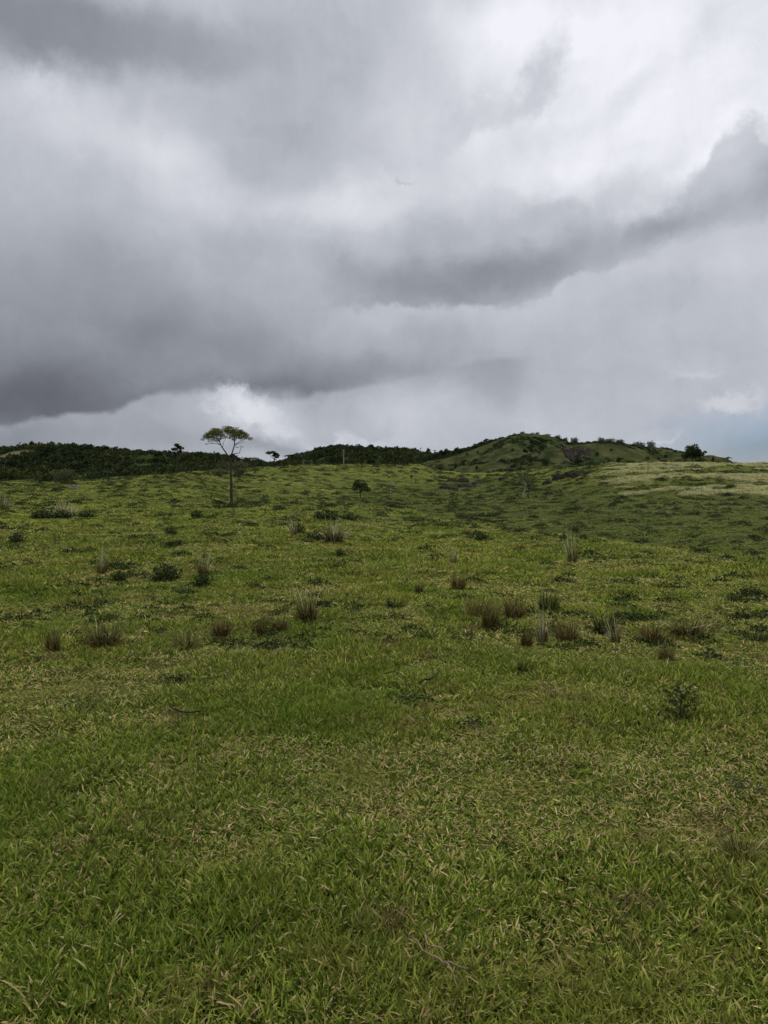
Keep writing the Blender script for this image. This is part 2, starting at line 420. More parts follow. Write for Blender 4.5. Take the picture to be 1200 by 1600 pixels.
def mrange(nodes, links, v, a, b, c, d):
    n = nodes.new('ShaderNodeMapRange'); n.interpolation_type = 'SMOOTHSTEP'; links.new(v, n.inputs[0])
    for i, x in enumerate((a, b, c, d)): n.inputs[i + 1].default_value = x
    return n.outputs[0]
def leaf_mat(name, stops, rough=.5, trans=.3, patch=None, spec=.35):
    spec = min(spec, .06)
    m, n, l = new_mat(name)
    a = n.new('ShaderNodeAttribute'); a.attribute_name = 'tint'
    oi = n.new('ShaderNodeObjectInfo')
    c = ramp(n, l, a.outputs['Fac'], stops)
    # each plant a little different
    v = n.new('ShaderNodeHueSaturation'); l.new(c, v.inputs['Color'])
    mr = n.new('ShaderNodeMapRange'); l.new(oi.outputs['Random'], mr.inputs[0]); mr.inputs[3].default_value = .82; mr.inputs[4].default_value = 1.16
    l.new(mr.outputs[0], v.inputs['Value']); c = v.outputs[0]
    if patch:
        g = n.new('ShaderNodeNewGeometry').outputs['Position']
        for args in patch: c = args(n, l, g, c)
    p = n.new('ShaderNodeBsdfPrincipled'); l.new(c, p.inputs['Base Color']); p.inputs['Roughness'].default_value = rough
    p.inputs['Specular IOR Level'].default_value = spec
    t = n.new('ShaderNodeBsdfTranslucent'); l.new(c, t.inputs[0])
    ms = n.new('ShaderNodeMixShader'); ms.inputs[0].default_value = trans; l.new(p.outputs[0], ms.inputs[1]); l.new(t.outputs[0], ms.inputs[2])
    o = n.new('ShaderNodeOutputMaterial'); l.new(ms.outputs[0], o.inputs[0])
    return m
def solid_mat(name, stops, scale=6, rough=.85, bump=.3, sc=None, bscale=None):
    m, n, l = new_mat(name)
    tcn = n.new('ShaderNodeTexCoord').outputs['Object']
    f = nnoise(n, l, scale, 6, .65, tcn, sc)
    c = ramp(n, l, f, stops)
    p = n.new('ShaderNodeBsdfPrincipled'); l.new(c, p.inputs['Base Color']); p.inputs['Roughness'].default_value = rough
    p.inputs['Specular IOR Level'].default_value = 0
    b = n.new('ShaderNodeBump'); b.inputs['Strength'].default_value = bump; l.new(nnoise(n, l, bscale or scale * 2, 6, .7, tcn, sc), b.inputs['Height']); l.new(b.outputs[0], p.inputs['Normal'])
    o = n.new('ShaderNodeOutputMaterial'); l.new(p.outputs[0], o.inputs[0])
    return m
# patches of lusher, yellower and drier turf, laid out over the field
def field_patches(n, l, g, c):
    c = mixc(n, l, mrange(n, l, nnoise(n, l, .9, 5, .6, g, None, (3, 3, 0)), .50, .66, 0, .55), c, (.17, .165, .035), 'MIX')
    c = mixc(n, l, mrange(n, l, nnoise(n, l, 2.2, 4, .6, g, None, (8, 1, 0)), .56, .70, 0, .55), c, (.15, .10, .050), 'MIX')
    c = mixc(n, l, mrange(n, l, nnoise(n, l, .55, 4, .6, g, None, (1, 9, 0)), .48, .64, 0, .5), c, (.080, .135, .010), 'MIX')
    c = mixc(n, l, 1.0, c, ramp(n, l, nnoise(n, l, .07, 3, .5, g), [(.3, (.78, .8, .8)), (.7, (1.25, 1.2, 1.0))]), 'MULTIPLY')
    return c
def valley_green(n, l, g, c):                # moister, darker turf on the valley floor
    sp = n.new('ShaderNodeSeparateXYZ'); l.new(g, sp.inputs[0])
    q = n.new('ShaderNodeMath'); q.operation = 'MULTIPLY_ADD'; l.new(sp.outputs[0], q.inputs[0]); q.inputs[1].default_value = -.05; l.new(sp.outputs[2], q.inputs[2])
    return mixc(n, l, mrange(n, l, q.outputs[0], -3.2, -1.8, .50, 0), c, (.040, .056, .014))
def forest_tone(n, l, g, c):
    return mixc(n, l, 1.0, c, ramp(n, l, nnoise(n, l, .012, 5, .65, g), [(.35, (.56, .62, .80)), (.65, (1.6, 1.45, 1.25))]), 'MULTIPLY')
GRASS = leaf_mat('grass_blades', [(0, (.010, .022, .003)), (.28, (.060, .092, .011)), (.60, (.158, .204, .025)), (.86, (.32, .34, .065)), (.90, (.25, .17, .07)), (1, (.44, .34, .18))], .75, .22, [field_patches, valley_green], .08)
STRAW = leaf_mat('straw_blades', [(0, (.16, .18, .05)), (.5, (.36, .35, .15)), (1, (.58, .54, .30))], .6, .25)
WEED = leaf_mat('weed_leaves', [(0, (.008, .014, .004)), (.6, (.021, .032, .008)), (1, (.055, .075, .018))], .5, .2)
TREEL = leaf_mat('tree_leaves', [(0, (.010, .018, .006)), (.6, (.022, .036, .010)), (1, (.045, .062, .018))], .5, .15)
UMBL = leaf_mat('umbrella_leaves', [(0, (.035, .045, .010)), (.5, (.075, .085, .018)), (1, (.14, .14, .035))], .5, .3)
OLIVE = leaf_mat('olive_leaves', [(0, (.03, .035, .014)), (.6, (.065, .070, .025)), (1, (.10, .10, .04))], .5, .25)
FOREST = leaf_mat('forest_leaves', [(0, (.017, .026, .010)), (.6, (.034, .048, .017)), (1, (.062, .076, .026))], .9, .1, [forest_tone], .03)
BROWN = leaf_mat('dry_tussock', [(0, (.020, .012, .006)), (.5, (.080, .048, .022)), (.85, (.24, .17, .06)), (1, (.46, .38, .15))], .6, .15)
BARK = solid_mat('bark', [(.3, (.020, .018, .016)), (.7, (.075, .065, .055))], 5, .9, .5, (1, 1, .3))
PALE = solid_mat('pale_bark', [(.3, (.12, .11, .10)), (.7, (.30, .28, .25))], 5, .9, .4, (1, 1, .3))
TWIG = solid_mat('twig_bark', [(.3, (.085, .058, .038)), (.7, (.21, .155, .105))], 30, .85, .4)
DTWIG = solid_mat('dark_twig', [(.3, (.012, .010, .009)), (.7, (.05, .04, .035))], 30, .8, .4)
ROCK = solid_mat('dark_rock', [(.3, (.012, .011, .008)), (.55, (.028, .024, .019)), (.8, (.065, .054, .042))], .35, .9, .8)
WOODP = solid_mat('weathered_wood', [(.3, (.10, .09, .08)), (.7, (.26, .24, .21))], 6, .9, .3)
YEL = leaf_mat('yellow_petals', [(0, (.6, .5, .05)), (1, (.8, .7, .1))])
PLUME = leaf_mat('seed_plumes', [(0, (.34, .33, .18)), (1, (.56, .54, .38))], .6, .35)

def ground_mat():
    m, n, l = new_mat('pasture')
    gp = n.new('ShaderNodeNewGeometry').outputs['Position']
    ln = n.new('ShaderNodeVectorMath'); ln.operation = 'LENGTH'; l.new(gp, ln.inputs[0])
    near = ramp(n, l, nnoise(n, l, 6, 6, .7, gp), [(.3, (.014, .017, .005)), (.55, (.034, .038, .010)), (.75, (.070, .055, .022))])
    fine = nnoise(n, l, .8, 8, .75, gp, (1, 1, 1))
    far = ramp(n, l, fine, [(.32, (.022, .030, .008)), (.44, (.060, .076, .015)), (.56, (.094, .110, .022)), (.68, (.14, .145, .038))])
    # moist valley floor greener, banks more olive: broad patches
    far = mixc(n, l, mrange(n, l, nnoise(n, l, .02, 4, .6, gp, None, (40, 5, 0)), .42, .62, 0, .45), far, (.115, .110, .034))
    far = mixc(n, l, mrange(n, l, nnoise(n, l, .05, 6, .7, gp, (1, 2.2, 1)), .54, .70, 0, .6), far, (.030, .042, .014))
    c = mixc(n, l, mrange(n, l, ln.outputs['Value'], 14, 60, 0, 1), near, valley_green(n, l, gp, far))
    p = n.new('ShaderNodeBsdfPrincipled'); l.new(c, p.inputs['Base Color']); p.inputs['Roughness'].default_value = .95; p.inputs['Specular IOR Level'].default_value = 0
    b = n.new('ShaderNodeBump'); b.inputs['Strength'].default_value = .6; b.inputs['Distance'].default_value = .25; l.new(fine, b.inputs['Height']); l.new(b.outputs[0], p.inputs['Normal'])
    o = n.new('ShaderNodeOutputMaterial'); l.new(p.outputs[0], o.inputs[0])
    return m

# ------------------------------------------------------------------ ground sheet, out to the horizon
azs = np.concatenate([np.arange(-180, -40, 3.0), np.arange(-40, 40, .14), np.arange(40, 180, 3.0)])
rs = np.concatenate([np.geomspace(.5, 30, 170), np.geomspace(30, 420, 330)[1:], np.geomspace(420, 9000, 30)[1:]])
A, Rr = np.meshgrid(np.radians(azs), rs, indexing='ij')
X, Y = Rr * np.sin(A), Rr * np.cos(A); Z = ground_h(X, Y)
na, nr = X.shape
V = np.stack([X, Y, Z], -1).reshape(-1, 3)
idx = np.arange(na * nr).reshape(na, nr)
i0, i1 = idx, np.roll(idx, -1, 0)
Q = np.stack([i0[:, :-1], i0[:, 1:], i1[:, 1:], i1[:, :-1]], -1).reshape(-1, 4)[:, ::-1]
def grid_mesh(name, V, Q, mat, tris=None):
    me = bpy.data.meshes.new(name)
    me.vertices.add(len(V)); me.vertices.foreach_set('co', V.astype(np.float32).ravel())
    T = np.zeros((0, 3), int) if tris is None else tris
    me.loops.add(Q.size + T.size); me.loops.foreach_set('vertex_index', np.concatenate([Q.ravel(), T.ravel()]).astype(np.int32))
    me.polygons.add(len(Q) + len(T))
    ls = np.concatenate([np.arange(len(Q)) * 4, len(Q) * 4 + np.arange(len(T)) * 3]); lt = np.concatenate([np.full(len(Q), 4), np.full(len(T), 3)])
    me.polygons.foreach_set('loop_start', ls.astype(np.int32)); me.polygons.foreach_set('loop_total', lt.astype(np.int32))
    me.polygons.foreach_set('use_smooth', np.ones(len(Q) + len(T), bool))
    me.materials.append(mat); me.update(); me.validate()
    o = bpy.data.objects.new(name, me); COL.objects.link(o)
    return o
V = np.concatenate([V, [[0, 0, 0]]])
T = np.stack([idx[:, 0], np.roll(idx, -1, 0)[:, 0], np.full(na, na * nr)], -1)[:, ::-1]
tag(grid_mesh('ground', V, Q, ground_mat(), T), 'green cattle pasture rolling down to a valley and up to a low bank', 'ground', kind='structure')

# ------------------------------------------------------------------ hills far behind the pasture
HILLS = {}
class Hill:
    def __init__(s, rows, Y0, Wf, Wb, base, seed, amp, gully=0, drop=0):
        s.px = np.array([r[0] for r in rows], float); s.Y0 = Y0; s.Wf = Wf; s.Wb = Wb; s.base = base; s.seed = seed; s.amp = amp; s.gully = gully
        s.X = (s.px - 600) / F * Y0; s.zr = np.array([EYE + Y0 * slope_row(r[1] + drop) for r in rows])
    def h(s, x, y):
        x = np.asarray(x, float); y = np.asarray(y, float)
        xe = x / np.maximum(y, 1) * s.Y0
        zr = pchip(s.X, s.zr, xe.ravel()).reshape(x.shape); zr = np.where((xe < s.X[0]) | (xe > s.X[-1]), s.base, zr)
        d = np.where(y < s.Y0, (s.Y0 - y) / s.Wf, (y - s.Y0) / s.Wb)
        f = np.where(d < 1, .5 + .5 * np.cos(np.pi * np.clip(d, 0, 1)), 0)
        f = .55 * f + .45 * np.clip(1 - d, 0, 1)
        n = (fbm(x / 60, y / 60, s.seed) - .5) * s.amp * np.clip(d * 3, .08, 1) * np.clip(1 - d, 0, 1)
        g = -s.gully * np.abs(fbm(x / 45, y / 200, s.seed + 5) - .5) * 2 * np.clip(d * 2.5, 0, 1) * np.clip(1 - d, 0, 1)
        return s.base + (zr - s.base) * f + n * 2 + g
W1 = Hill([(-420, 745), (-300, 725), (-150, 712), (0, 702), (50, 696), (110, 696), (150, 699), (200, 705), (250, 709), (300, 712), (350, 715), (390, 719), (430, 723), (480, 727), (560, 735), (640, 745)], 1100, 500, 400, -12, 41, 22, 14, 3.5)
W2 = Hill([(360, 748), (410, 732), (440, 721), (460, 713), (480, 708), (505, 701), (530, 698), (570, 698), (610, 700), (650, 705), (690, 709), (740, 713), (820, 722), (900, 745)], 1200, 420, 400, -12, 51, 16, 10, 3)
W3 = Hill([(560, 748), (640, 722), (680, 713), (700, 709), (730, 702), (760, 692), (790, 685), (815, 680), (850, 690), (950, 720), (1000, 748)], 840, 110, 300, -12, 57, 6, 0, 3)
G1 = Hill([(560, 748), (610, 738), (640, 729), (700, 715), (740, 702), (780, 687), (800, 680), (815, 677), (850, 680), (875, 687), (895, 692), (930, 690), (965, 690), (990, 695), (1020, 698), (1060, 704), (1100, 712), (1130, 721), (1160, 731), (1210, 748)], 750, 330, 250, -12, 61, 18, 16)
def surf(x, y):
    z = float(ground_h(x, y))
    for h in (W1, W2, W3, G1):
        z = max(z, float(h.h(x, y)))
    return z
_rr = np.concatenate([np.geomspace(1.5, 400, 1400), np.linspace(401, 1250, 900)])
def hit(px, py, rmin=1.5):
    """where the line of sight through a photo pixel first meets the land"""
    t = (px - 600) / F; d = pix_dir(px, py); x = _rr * d[0] / d[1]; y = _rr
    z = ground_h(x, y)
    for h in (W1, W2, W3, G1): z = np.maximum(z, h.h(x, y))
    ray = EYE + _rr * d[2] / d[1]
    k = np.nonzero((z >= ray) & (_rr >= rmin))[0]
    k = k[0] if len(k) else len(_rr) - 1
    return Vector((x[k], y[k], z[k]))
def at(px, Y):
    """on the ground at a bearing and distance"""
    x = (px - 600) / F * Y * (1 / math.cos(PITCH)); return Vector((x, Y, surf(x, Y)))
def size_px(p, n):                            # metres that n photo pixels span at point p
    return n * p.y / F
def hill_obj(name, H, mat, label):
    xs = np.linspace(H.X[0], H.X[-1], 320); ys = np.linspace(H.Y0 - H.Wf, H.Y0 + H.Wb, 150)
    A, B = np.meshgrid(xs, ys, indexing='ij'); A = A * B / H.Y0; V = np.stack([A, B, H.h(A, B)], -1).reshape(-1, 3)
    idx = np.arange(len(V)).reshape(A.shape)
    Q = np.stack([idx[:-1, :-1], idx[1:, :-1], idx[1:, 1:], idx[:-1, 1:]], -1).reshape(-1, 4)
    return tag(grid_mesh(name, V, Q, mat), label, 'hill', kind='structure')
def hill_mat(name, stops, scale, extra=None):
    m, n, l = new_mat(name); gp = n.new('ShaderNodeNewGeometry').outputs['Position']
    f = nnoise(n, l, scale, 8, .72, gp, (1, .6, 1)); c = ramp(n, l, f, stops)
    if extra: c = extra(n, l, gp, c)
    p = n.new('ShaderNodeBsdfPrincipled'); l.new(c, p.inputs['Base Color']); p.inputs['Roughness'].default_value = .95; p.inputs['Specular IOR Level'].default_value = 0
    b = n.new('ShaderNodeBump'); b.inputs['Strength'].default_value = .8; b.inputs['Distance'].default_value = 2.5; l.new(f, b.inputs['Height']); l.new(b.outputs[0], p.inputs['Normal'])
    o = n.new('ShaderNodeOutputMaterial'); l.new(p.outputs[0], o.inputs[0]); return m
CLR = hit(10, 716); print('clearing', CLR)
def clear_field(n, l, g, c):                 # one ploughed brown clearing at the far left
    m = n.new('ShaderNodeMapping'); m.vector_type = 'TEXTURE'; l.new(g, m.inputs[0]); m.inputs['Location'].default_value = (CLR.x, CLR.y, 0); m.inputs['Scale'].default_value = (46, 70, 1e6)
    q = n.new('ShaderNodeVectorMath'); q.operation = 'LENGTH'; l.new(m.outputs[0], q.inputs[0])
    return mixc(n, l, mrange(n, l, q.outputs['Value'], .8, 1.0, 1, 0), c, (.085, .075, .040))
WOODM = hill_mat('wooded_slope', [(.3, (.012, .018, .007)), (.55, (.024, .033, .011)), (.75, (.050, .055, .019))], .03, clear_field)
def grassy_extra(n, l, gp, c):
    c = mixc(n, l, mrange(n, l, nnoise(n, l, .012, 5, .65, gp, None, (2, 7, 0)), .45, .62, 0, .4), c, (.066, .062, .022))
    c = mixc(n, l, mrange(n, l, nnoise(n, l, .3, 5, .7, g, None, (4, 1, 0)), .50, .66, 0, .6), c, (.018, .026, .009))
    return mixc(n, l, mrange(n, l, nnoise(n, l, .035, 7, .75, gp, None, (12, 1, 0)), .55, .68, 0, .7), c, (.022, .030, .012))
HGRASS = hill_mat('grassy_slope', [(.34, (.011, .017, .006)), (.47, (.024, .032, .011)), (.62, (.056, .056, .024))], .08, grassy_extra)
hill_obj('hill', W1, WOODM, 'long wooded ridge on the left behind the pasture')
hill_obj('hill', W2, WOODM, 'wooded hill in the middle distance behind the green bank')
hill_obj('hill', W3, WOODM, 'wooded shoulder behind the left side of the grassy peak')
hill_obj('hill', G1, HGRASS, 'bare grassy hill with a pointed top and dark rocks on its right shoulder')

# ------------------------------------------------------------------ instanced vegetation that nobody could count (stuff)
def inst_collection(name, meshes):
    c = bpy.data.collections.new(name)
    for i, me in enumerate(meshes):
        o = bpy.data.objects.new('%s_%02d' % (name, i), me); c.objects.link(o)
    return c
def scatter(name, coll, P, rot, scl, pick, label, cat):
    me = bpy.data.meshes.new(name); me.vertices.add(len(P)); me.vertices.foreach_set('co', np.asarray(P, np.float32).ravel())
    a = me.attributes.new('rot', 'FLOAT_VECTOR', 'POINT'); a.data.foreach_set('vector', np.asarray(rot, np.float32).ravel())
    a = me.attributes.new('scl', 'FLOAT_VECTOR', 'POINT'); a.data.foreach_set('vector', np.asarray(scl, np.float32).ravel())
    a = me.attributes.new('pick', 'INT', 'POINT'); a.data.foreach_set('value', np.asarray(pick, np.int32))
    o = bpy.data.objects.new(name, me); COL.objects.link(o)
    ng = bpy.data.node_groups.new(name + '_scatter', 'GeometryNodeTree')
    ng.interface.new_socket('Geometry', in_out='INPUT', socket_type='NodeSocketGeometry'); ng.interface.new_socket('Geometry', in_out='OUTPUT', socket_type='NodeSocketGeometry')
    n, l = ng.nodes, ng.links
    gi, go = n.new('NodeGroupInput'), n.new('NodeGroupOutput')
    ci = n.new('GeometryNodeCollectionInfo'); ci.inputs[0].default_value = coll; ci.inputs['Separate Children'].default_value = True; ci.inputs['Reset Children'].default_value = True
    ip = n.new('GeometryNodeInstanceOnPoints'); ip.inputs['Pick Instance'].default_value = True
    def na(nm, dt):
        q = n.new('GeometryNodeInputNamedAttribute'); q.data_type = dt; q.inputs[0].default_value = nm; return q.outputs[0]
    e2r = n.new('FunctionNodeEulerToRotation'); l.new(na('rot', 'FLOAT_VECTOR'), e2r.inputs[0])
    l.new(gi.outputs[0], ip.inputs['Points']); l.new(ci.outputs[0], ip.inputs['Instance']); l.new(na('pick', 'INT'), ip.inputs['Instance Index'])
    l.new(e2r.outputs[0], ip.inputs['Rotation']); l.new(na('scl', 'FLOAT_VECTOR'), ip.inputs['Scale']); l.new(ip.outputs[0], go.inputs[0])
    md = o.modifiers.new('scatter', 'NODES'); md.node_group = ng
    return tag(o, label, cat, kind='stuff')
# --- grass patches
def grass_patch(seed, n, rad, lmin, lmax, width, lean, straw=.06, tmin=0.0, tmax=.86):
    g = np.random.default_rng(seed); mb = MB()
    th = g.random(n) * 2 * np.pi; r = rad * np.sqrt(g.random(n))
    # blades leave shared crowns, so that they read as small tufts and not as loose needles
    nc = max(6, n // 7); cx = rad * np.sqrt(g.random(nc)); ct = g.random(nc) * 2 * np.pi; k = g.integers(0, nc, n)
    root = np.stack([cx[k] * np.cos(ct[k]) + g.normal(size=n) * .012, cx[k] * np.sin(ct[k]) + g.normal(size=n) * .012, -.004 + 0 * r], 1)
    a = g.random(n) * 2 * np.pi; tl = np.abs(g.normal(size=n)) * .45 + lean
    d = np.stack([np.cos(a) * tl, np.sin(a) * tl, np.ones(n)], 1)
    ln = lmin + (lmax - lmin) * g.random(n) ** 1.4
    tint = tmin + (tmax - tmin) * g.random(n); tint = np.where(g.random(n) < straw, .9 + .1 * g.random(n), tint)
    dry = tint > .88
    d[dry, 2] *= .5
    root[:, 2] += .012 * dry
    mb.blades(root, d, ln, width * (.6 + .7 * g.random(n)), .05 + .3 * g.random(n), tint, g)
    return mb.mesh('grass_patch', GRASS)
meshes = [grass_patch(100 + i, 330, .21, .020, .054, .0054, .75, .085) for i in range(5)]          # short cropped turf
meshes += [grass_patch(120 + i, 300, .20, .028, .066, .0062, .6, .05, .1, .86) for i in range(3)]   # lusher tufts
meshes += [grass_patch(140 + i, 280, .20, .018, .05, .005, 1.0, .15) for i in range(3)]        # dry, trampled
GC = inst_collection('grass_patch', meshes)
def sc_r(r): return np.where(r < 4.5, 1, (r / 4.5) ** .70)
Pn = []; 
edges = np.geomspace(1.3, 240, 64)
AZW = R(33)
for a, b in zip(edges[:-1], edges[1:]):
    rm = (a + b) / 2; dens = 112 / sc_r(rm) ** 2 * np.interp(rm, [1.3, 20, 60, 240], [1, .8, .45, .3])
    n = int(dens * AZW * (b * b - a * a)); r = np.sqrt(a * a + (b * b - a * a) * rng.random(n)); th = (rng.random(n) * 2 - 1) * AZW
    Pn.append(np.stack([r * np.sin(th), r * np.cos(th)], 1))
Pn = np.concatenate(Pn); r = np.hypot(Pn[:, 0], Pn[:, 1]); n = len(Pn)
S = sc_r(r)
lush = fbm(Pn[:, 0] * .8, Pn[:, 1] * .8, 71); dryn = fbm(Pn[:, 0] * 1.7, Pn[:, 1] * 1.7, 81)
pick = rng.integers(0, 5, n)
pick = np.where(lush > .56, 5 + rng.integers(0, 3, n), pick)
pick = np.where((dryn > .585) & (rng.random(n) < .55), 8 + rng.integers(0, 3, n), pick)
hz = (.45 + 1.05 * rng.random(n) ** 1.3) * (1 + .7 * np.clip(lush - .5, 0, 1) * 3) * np.clip(S, 1, 2.6) ** .8 * np.interp(r, [0, 2.5, 6], [.8, .95, 1])
P3 = np.stack([Pn[:, 0], Pn[:, 1], ground_h(Pn[:, 0], Pn[:, 1]) + .006 * S], 1)
def slope_rot(x, y, e, gam):
    e = np.asarray(e); zx = (ground_h(x + e, y) - ground_h(x - e, y)) / (2 * e); zy = (ground_h(x, y + e) - ground_h(x, y - e)) / (2 * e)
    wx, wy = np.arctan(zy), -np.arctan(zx)
    return np.stack([np.cos(gam) * wx + np.sin(gam) * wy, -np.sin(gam) * wx + np.cos(gam) * wy, gam], 1)
scatter('grass', GC, P3, slope_rot(Pn[:, 0], Pn[:, 1], .12 * S, rng.random(n) * 6.28), np.stack([S, S, hz], 1), pick,
        'short cropped pasture grass with dry blades mixed in', 'grass')
print('grass instances', n)
# --- low dark weeds among the grass
def weed_patch(seed, n, rad, h, leaf):
    g = np.random.default_rng(seed); mb = MB()
    th = g.random(n) * 6.283; q = g.random(n); rr = rad * np.sqrt(g.random(n)); zz = h * np.clip(1 - (rr / rad) ** 2, 0, 1) * (.15 + .85 * q ** .5)
    zz *= .6 + .8 * vnoise(rr * np.cos(th) / rad * 3 + 9, rr * np.sin(th) / rad * 3, seed)
    mb.leaves(np.stack([rr * np.cos(th), rr * np.sin(th), zz], 1), leaf, seed, .6)
    return mb.mesh('weed_patch', WEED)
WC = inst_collection('weed_patch', [weed_patch(200 + i, 190, .30, .14, .045) for i in range(5)])
pts = []
for a, b in zip(edges[:-1], edges[1:]):
    if a < 7: continue
    rm = (a + b) / 2; s = .62 * (rm / 12) ** .6; dens = 10 / s ** 2
    n = int(dens * AZW * (b * b - a * a)); r = np.sqrt(a * a + (b * b - a * a) * rng.random(n)); th = (rng.random(n) * 2 - 1) * AZW
    x, y = r * np.sin(th), r * np.cos(th)
    zz = ground_h(x, y) - .05 * x; rim = np.exp(-((zz + 2.1) / .3) ** 2) * (x > -3) * (r > 20)
    q = .3 + rm * .007; big = fbm(x / 9, y / 9, 92) - .5; k = ((fbm(x / q, y / q, 91, 3) + .25 * big > .66 - .2 * rim) & (rng.random(n) < .8)) | (rng.random(n) < .05)
    pts.append(np.stack([x, y, np.full(n, s)], 1)[k])
pts = np.concatenate(pts); n = len(pts)
s = pts[:, 2] * (.5 + .7 * rng.random(n))
scatter('weeds', WC, np.stack([pts[:, 0], pts[:, 1], ground_h(pts[:, 0], pts[:, 1]) + .01], 1), np.stack([0 * s, 0 * s, rng.random(n) * 6.28], 1),
        np.stack([s * 1.2, s, s * (.6 + .9 * rng.random(n))], 1), rng.integers(0, 5, n), 'small dark weeds sprinkled through the pasture', 'weeds')
print('weeds', n)
# --- pale seeding grass on the knoll at the right
def straw_patch(seed):
    g = np.random.default_rng(seed); n = 110; mb = MB(); th = g.random(n) * 6.28; rr = .5 * np.sqrt(g.random(n))
    a = g.random(n) * 6.28; tl = .15 + .35 * g.random(n)
    mb.blades(np.stack([rr * np.cos(th), rr * np.sin(th), 0 * rr], 1), np.stack([np.cos(a) * tl, np.sin(a) * tl, np.ones(n)], 1), .35 + .4 * g.random(n), .03 + .03 * g.random(n), .3 + .3 * g.random(n), g.random(n), g)
    return mb.mesh('straw_patch', STRAW)
SCc = inst_collection('straw_patch', [straw_patch(300 + i) for i in range(4)])
n = 26000; pxs = 940 + 420 * rng.random(n); Ys = 88 + 85 * rng.random(n); xs = (pxs - 600) / F * Ys
band = fbm(xs / 14, Ys / 3.2, 95) + .16 * np.clip((Ys - 118) / 40, -1, 1) + .05 * (pxs < 1060) * (Ys > 120) - .2 * np.clip((985 - pxs) / 45, 0, 1)
k = (band > .53) & (rng.random(n) < .75)
xs, Ys = xs[k], Ys[k]; n = len(xs); k2 = rng.random(n) < .95; xs, Ys = xs[k2], Ys[k2]; n = len(xs); s = .6 + .6 * rng.random(n)
scatter('dry_grass', SCc, np.stack([xs, Ys, ground_h(xs, Ys)], 1), np.stack([0 * s, 0 * s, rng.random(n) * 6.28], 1), np.stack([s, s, s * .9], 1), rng.integers(0, 4, n),
        'pale straw coloured seeding grass on the knoll at the right', 'dry grass')
# --- forest on the wooded hills
def crown_mesh(seed, n=150, leaf=.26, mat=None):
    g = np.random.default_rng(seed); mb = MB()
    v = g.normal(size=(n, 3)); v /= np.linalg.norm(v, axis=1)[:, None]
    rad = (.55 + .45 * g.random(n) ** .5) * (.7 + .5 * vnoise(v[:, 0] * 2 + 5, v[:, 1] * 2 + v[:, 2] * 2, seed))
    C = v * rad[:, None] * np.array([1, 1, .8]); C[:, 2] += .6
    mb.leaves(C, leaf, seed, .8); return mb.mesh('tree_crown', mat or FOREST)
FC = inst_collection('forest_crown', [crown_mesh(400 + i, 130, .42) for i in range(6)])
P = []; Sx = []
for H, cnt, s0 in ((W1, 15000, 3.6), (W2, 5200, 3.6), (W3, 2200, 2.6)):
    x = H.X[0] + (H.X[-1] - H.X[0]) * rng.random(cnt); y = (H.Y0 - 40 + 70 * rng.random(cnt)) if H is W3 else (H.Y0 - H.Wf + (H.Wf + 60) * rng.random(cnt))
    x = x * y / H.Y0; pxx = 600 + x / y * F
    open_ = fbm(x / 55, y / 55, 97) + .10 * np.clip((H.Y0 - y) / H.Wf * 1.6 - .8, 0, 1)
    k = open_ < (.63 if H is W1 else .69)
    cl = (np.hypot((x - CLR.x) / 50, (y - CLR.y + 25) / 95) < 1) & (H is W1)      # the cleared field at the far left
    k &= ~cl; k &= (pxx > -160)
    x, y = x[k], y[k]; P.append(np.stack([x, y, H.h(x, y) - .4], 1)); Sx.append(s0 * (.45 + 1.1 * rng.random(len(x)) ** 1.8))
P = np.concatenate(P); s = np.concatenate(Sx); n = len(P)
scatter('forest', FC, P, np.stack([0 * s, 0 * s, rng.random(n) * 6.28], 1), np.stack([s, s, s * (.8 + .5 * rng.random(n))], 1), rng.integers(0, 6, n),
        'dark far-off forest covering the hills behind the pasture', 'forest')
print('forest', n)
# --- scrub on the grassy hill: low growth in its folds
x = (650 - 600) / F * 600 + 300 * rng.random(9000); y = 470 + 275 * rng.random(9000); pxx = 600 + x / y * F; pyy = np.array([row_of((z - EYE) / yy) for z, yy in zip(G1.h(x, y), y)])
gl = np.abs((pxx - 838) + (pyy - 700) * .55 + 18 * (fbm(pyy / 9, pxx * 0, 5) - .5)); 
k = ((gl < 13) & (pyy > 688) & (pyy < 727)) | ((pyy > row_of((np.interp(x / y, G1.X / G1.Y0, G1.zr) - EYE) / G1.Y0) - 2) & (y > 700) & (pxx > 860) & (fbm(x / 9, y / 60, 68) > .5) & (rng.random(9000) < .5)) | ((fbm(x / 16, y / 30, 66) > .615) & (rng.random(9000) < .55)) | ((fbm(x / 30, y / 16, 67) > .6) & (pyy > 722) & (rng.random(9000) < .5))
x, y = x[k], y[k]; n = len(x); s = .7 + 1.5 * rng.random(n)
SCR = inst_collection('scrub_clump', [crown_mesh(450 + i, 110, .4, TREEL) for i in range(4)])
scatter('scrub', SCR, np.stack([x, y, G1.h(x, y) - .5], 1), np.stack([0 * s, 0 * s, rng.random(n) * 6.28], 1), np.stack([s * 1.2, s, s * .7], 1), rng.integers(0, 4, n),
        'dark low scrub in the folds of the grassy hill', 'scrub')
print('scrub', n)

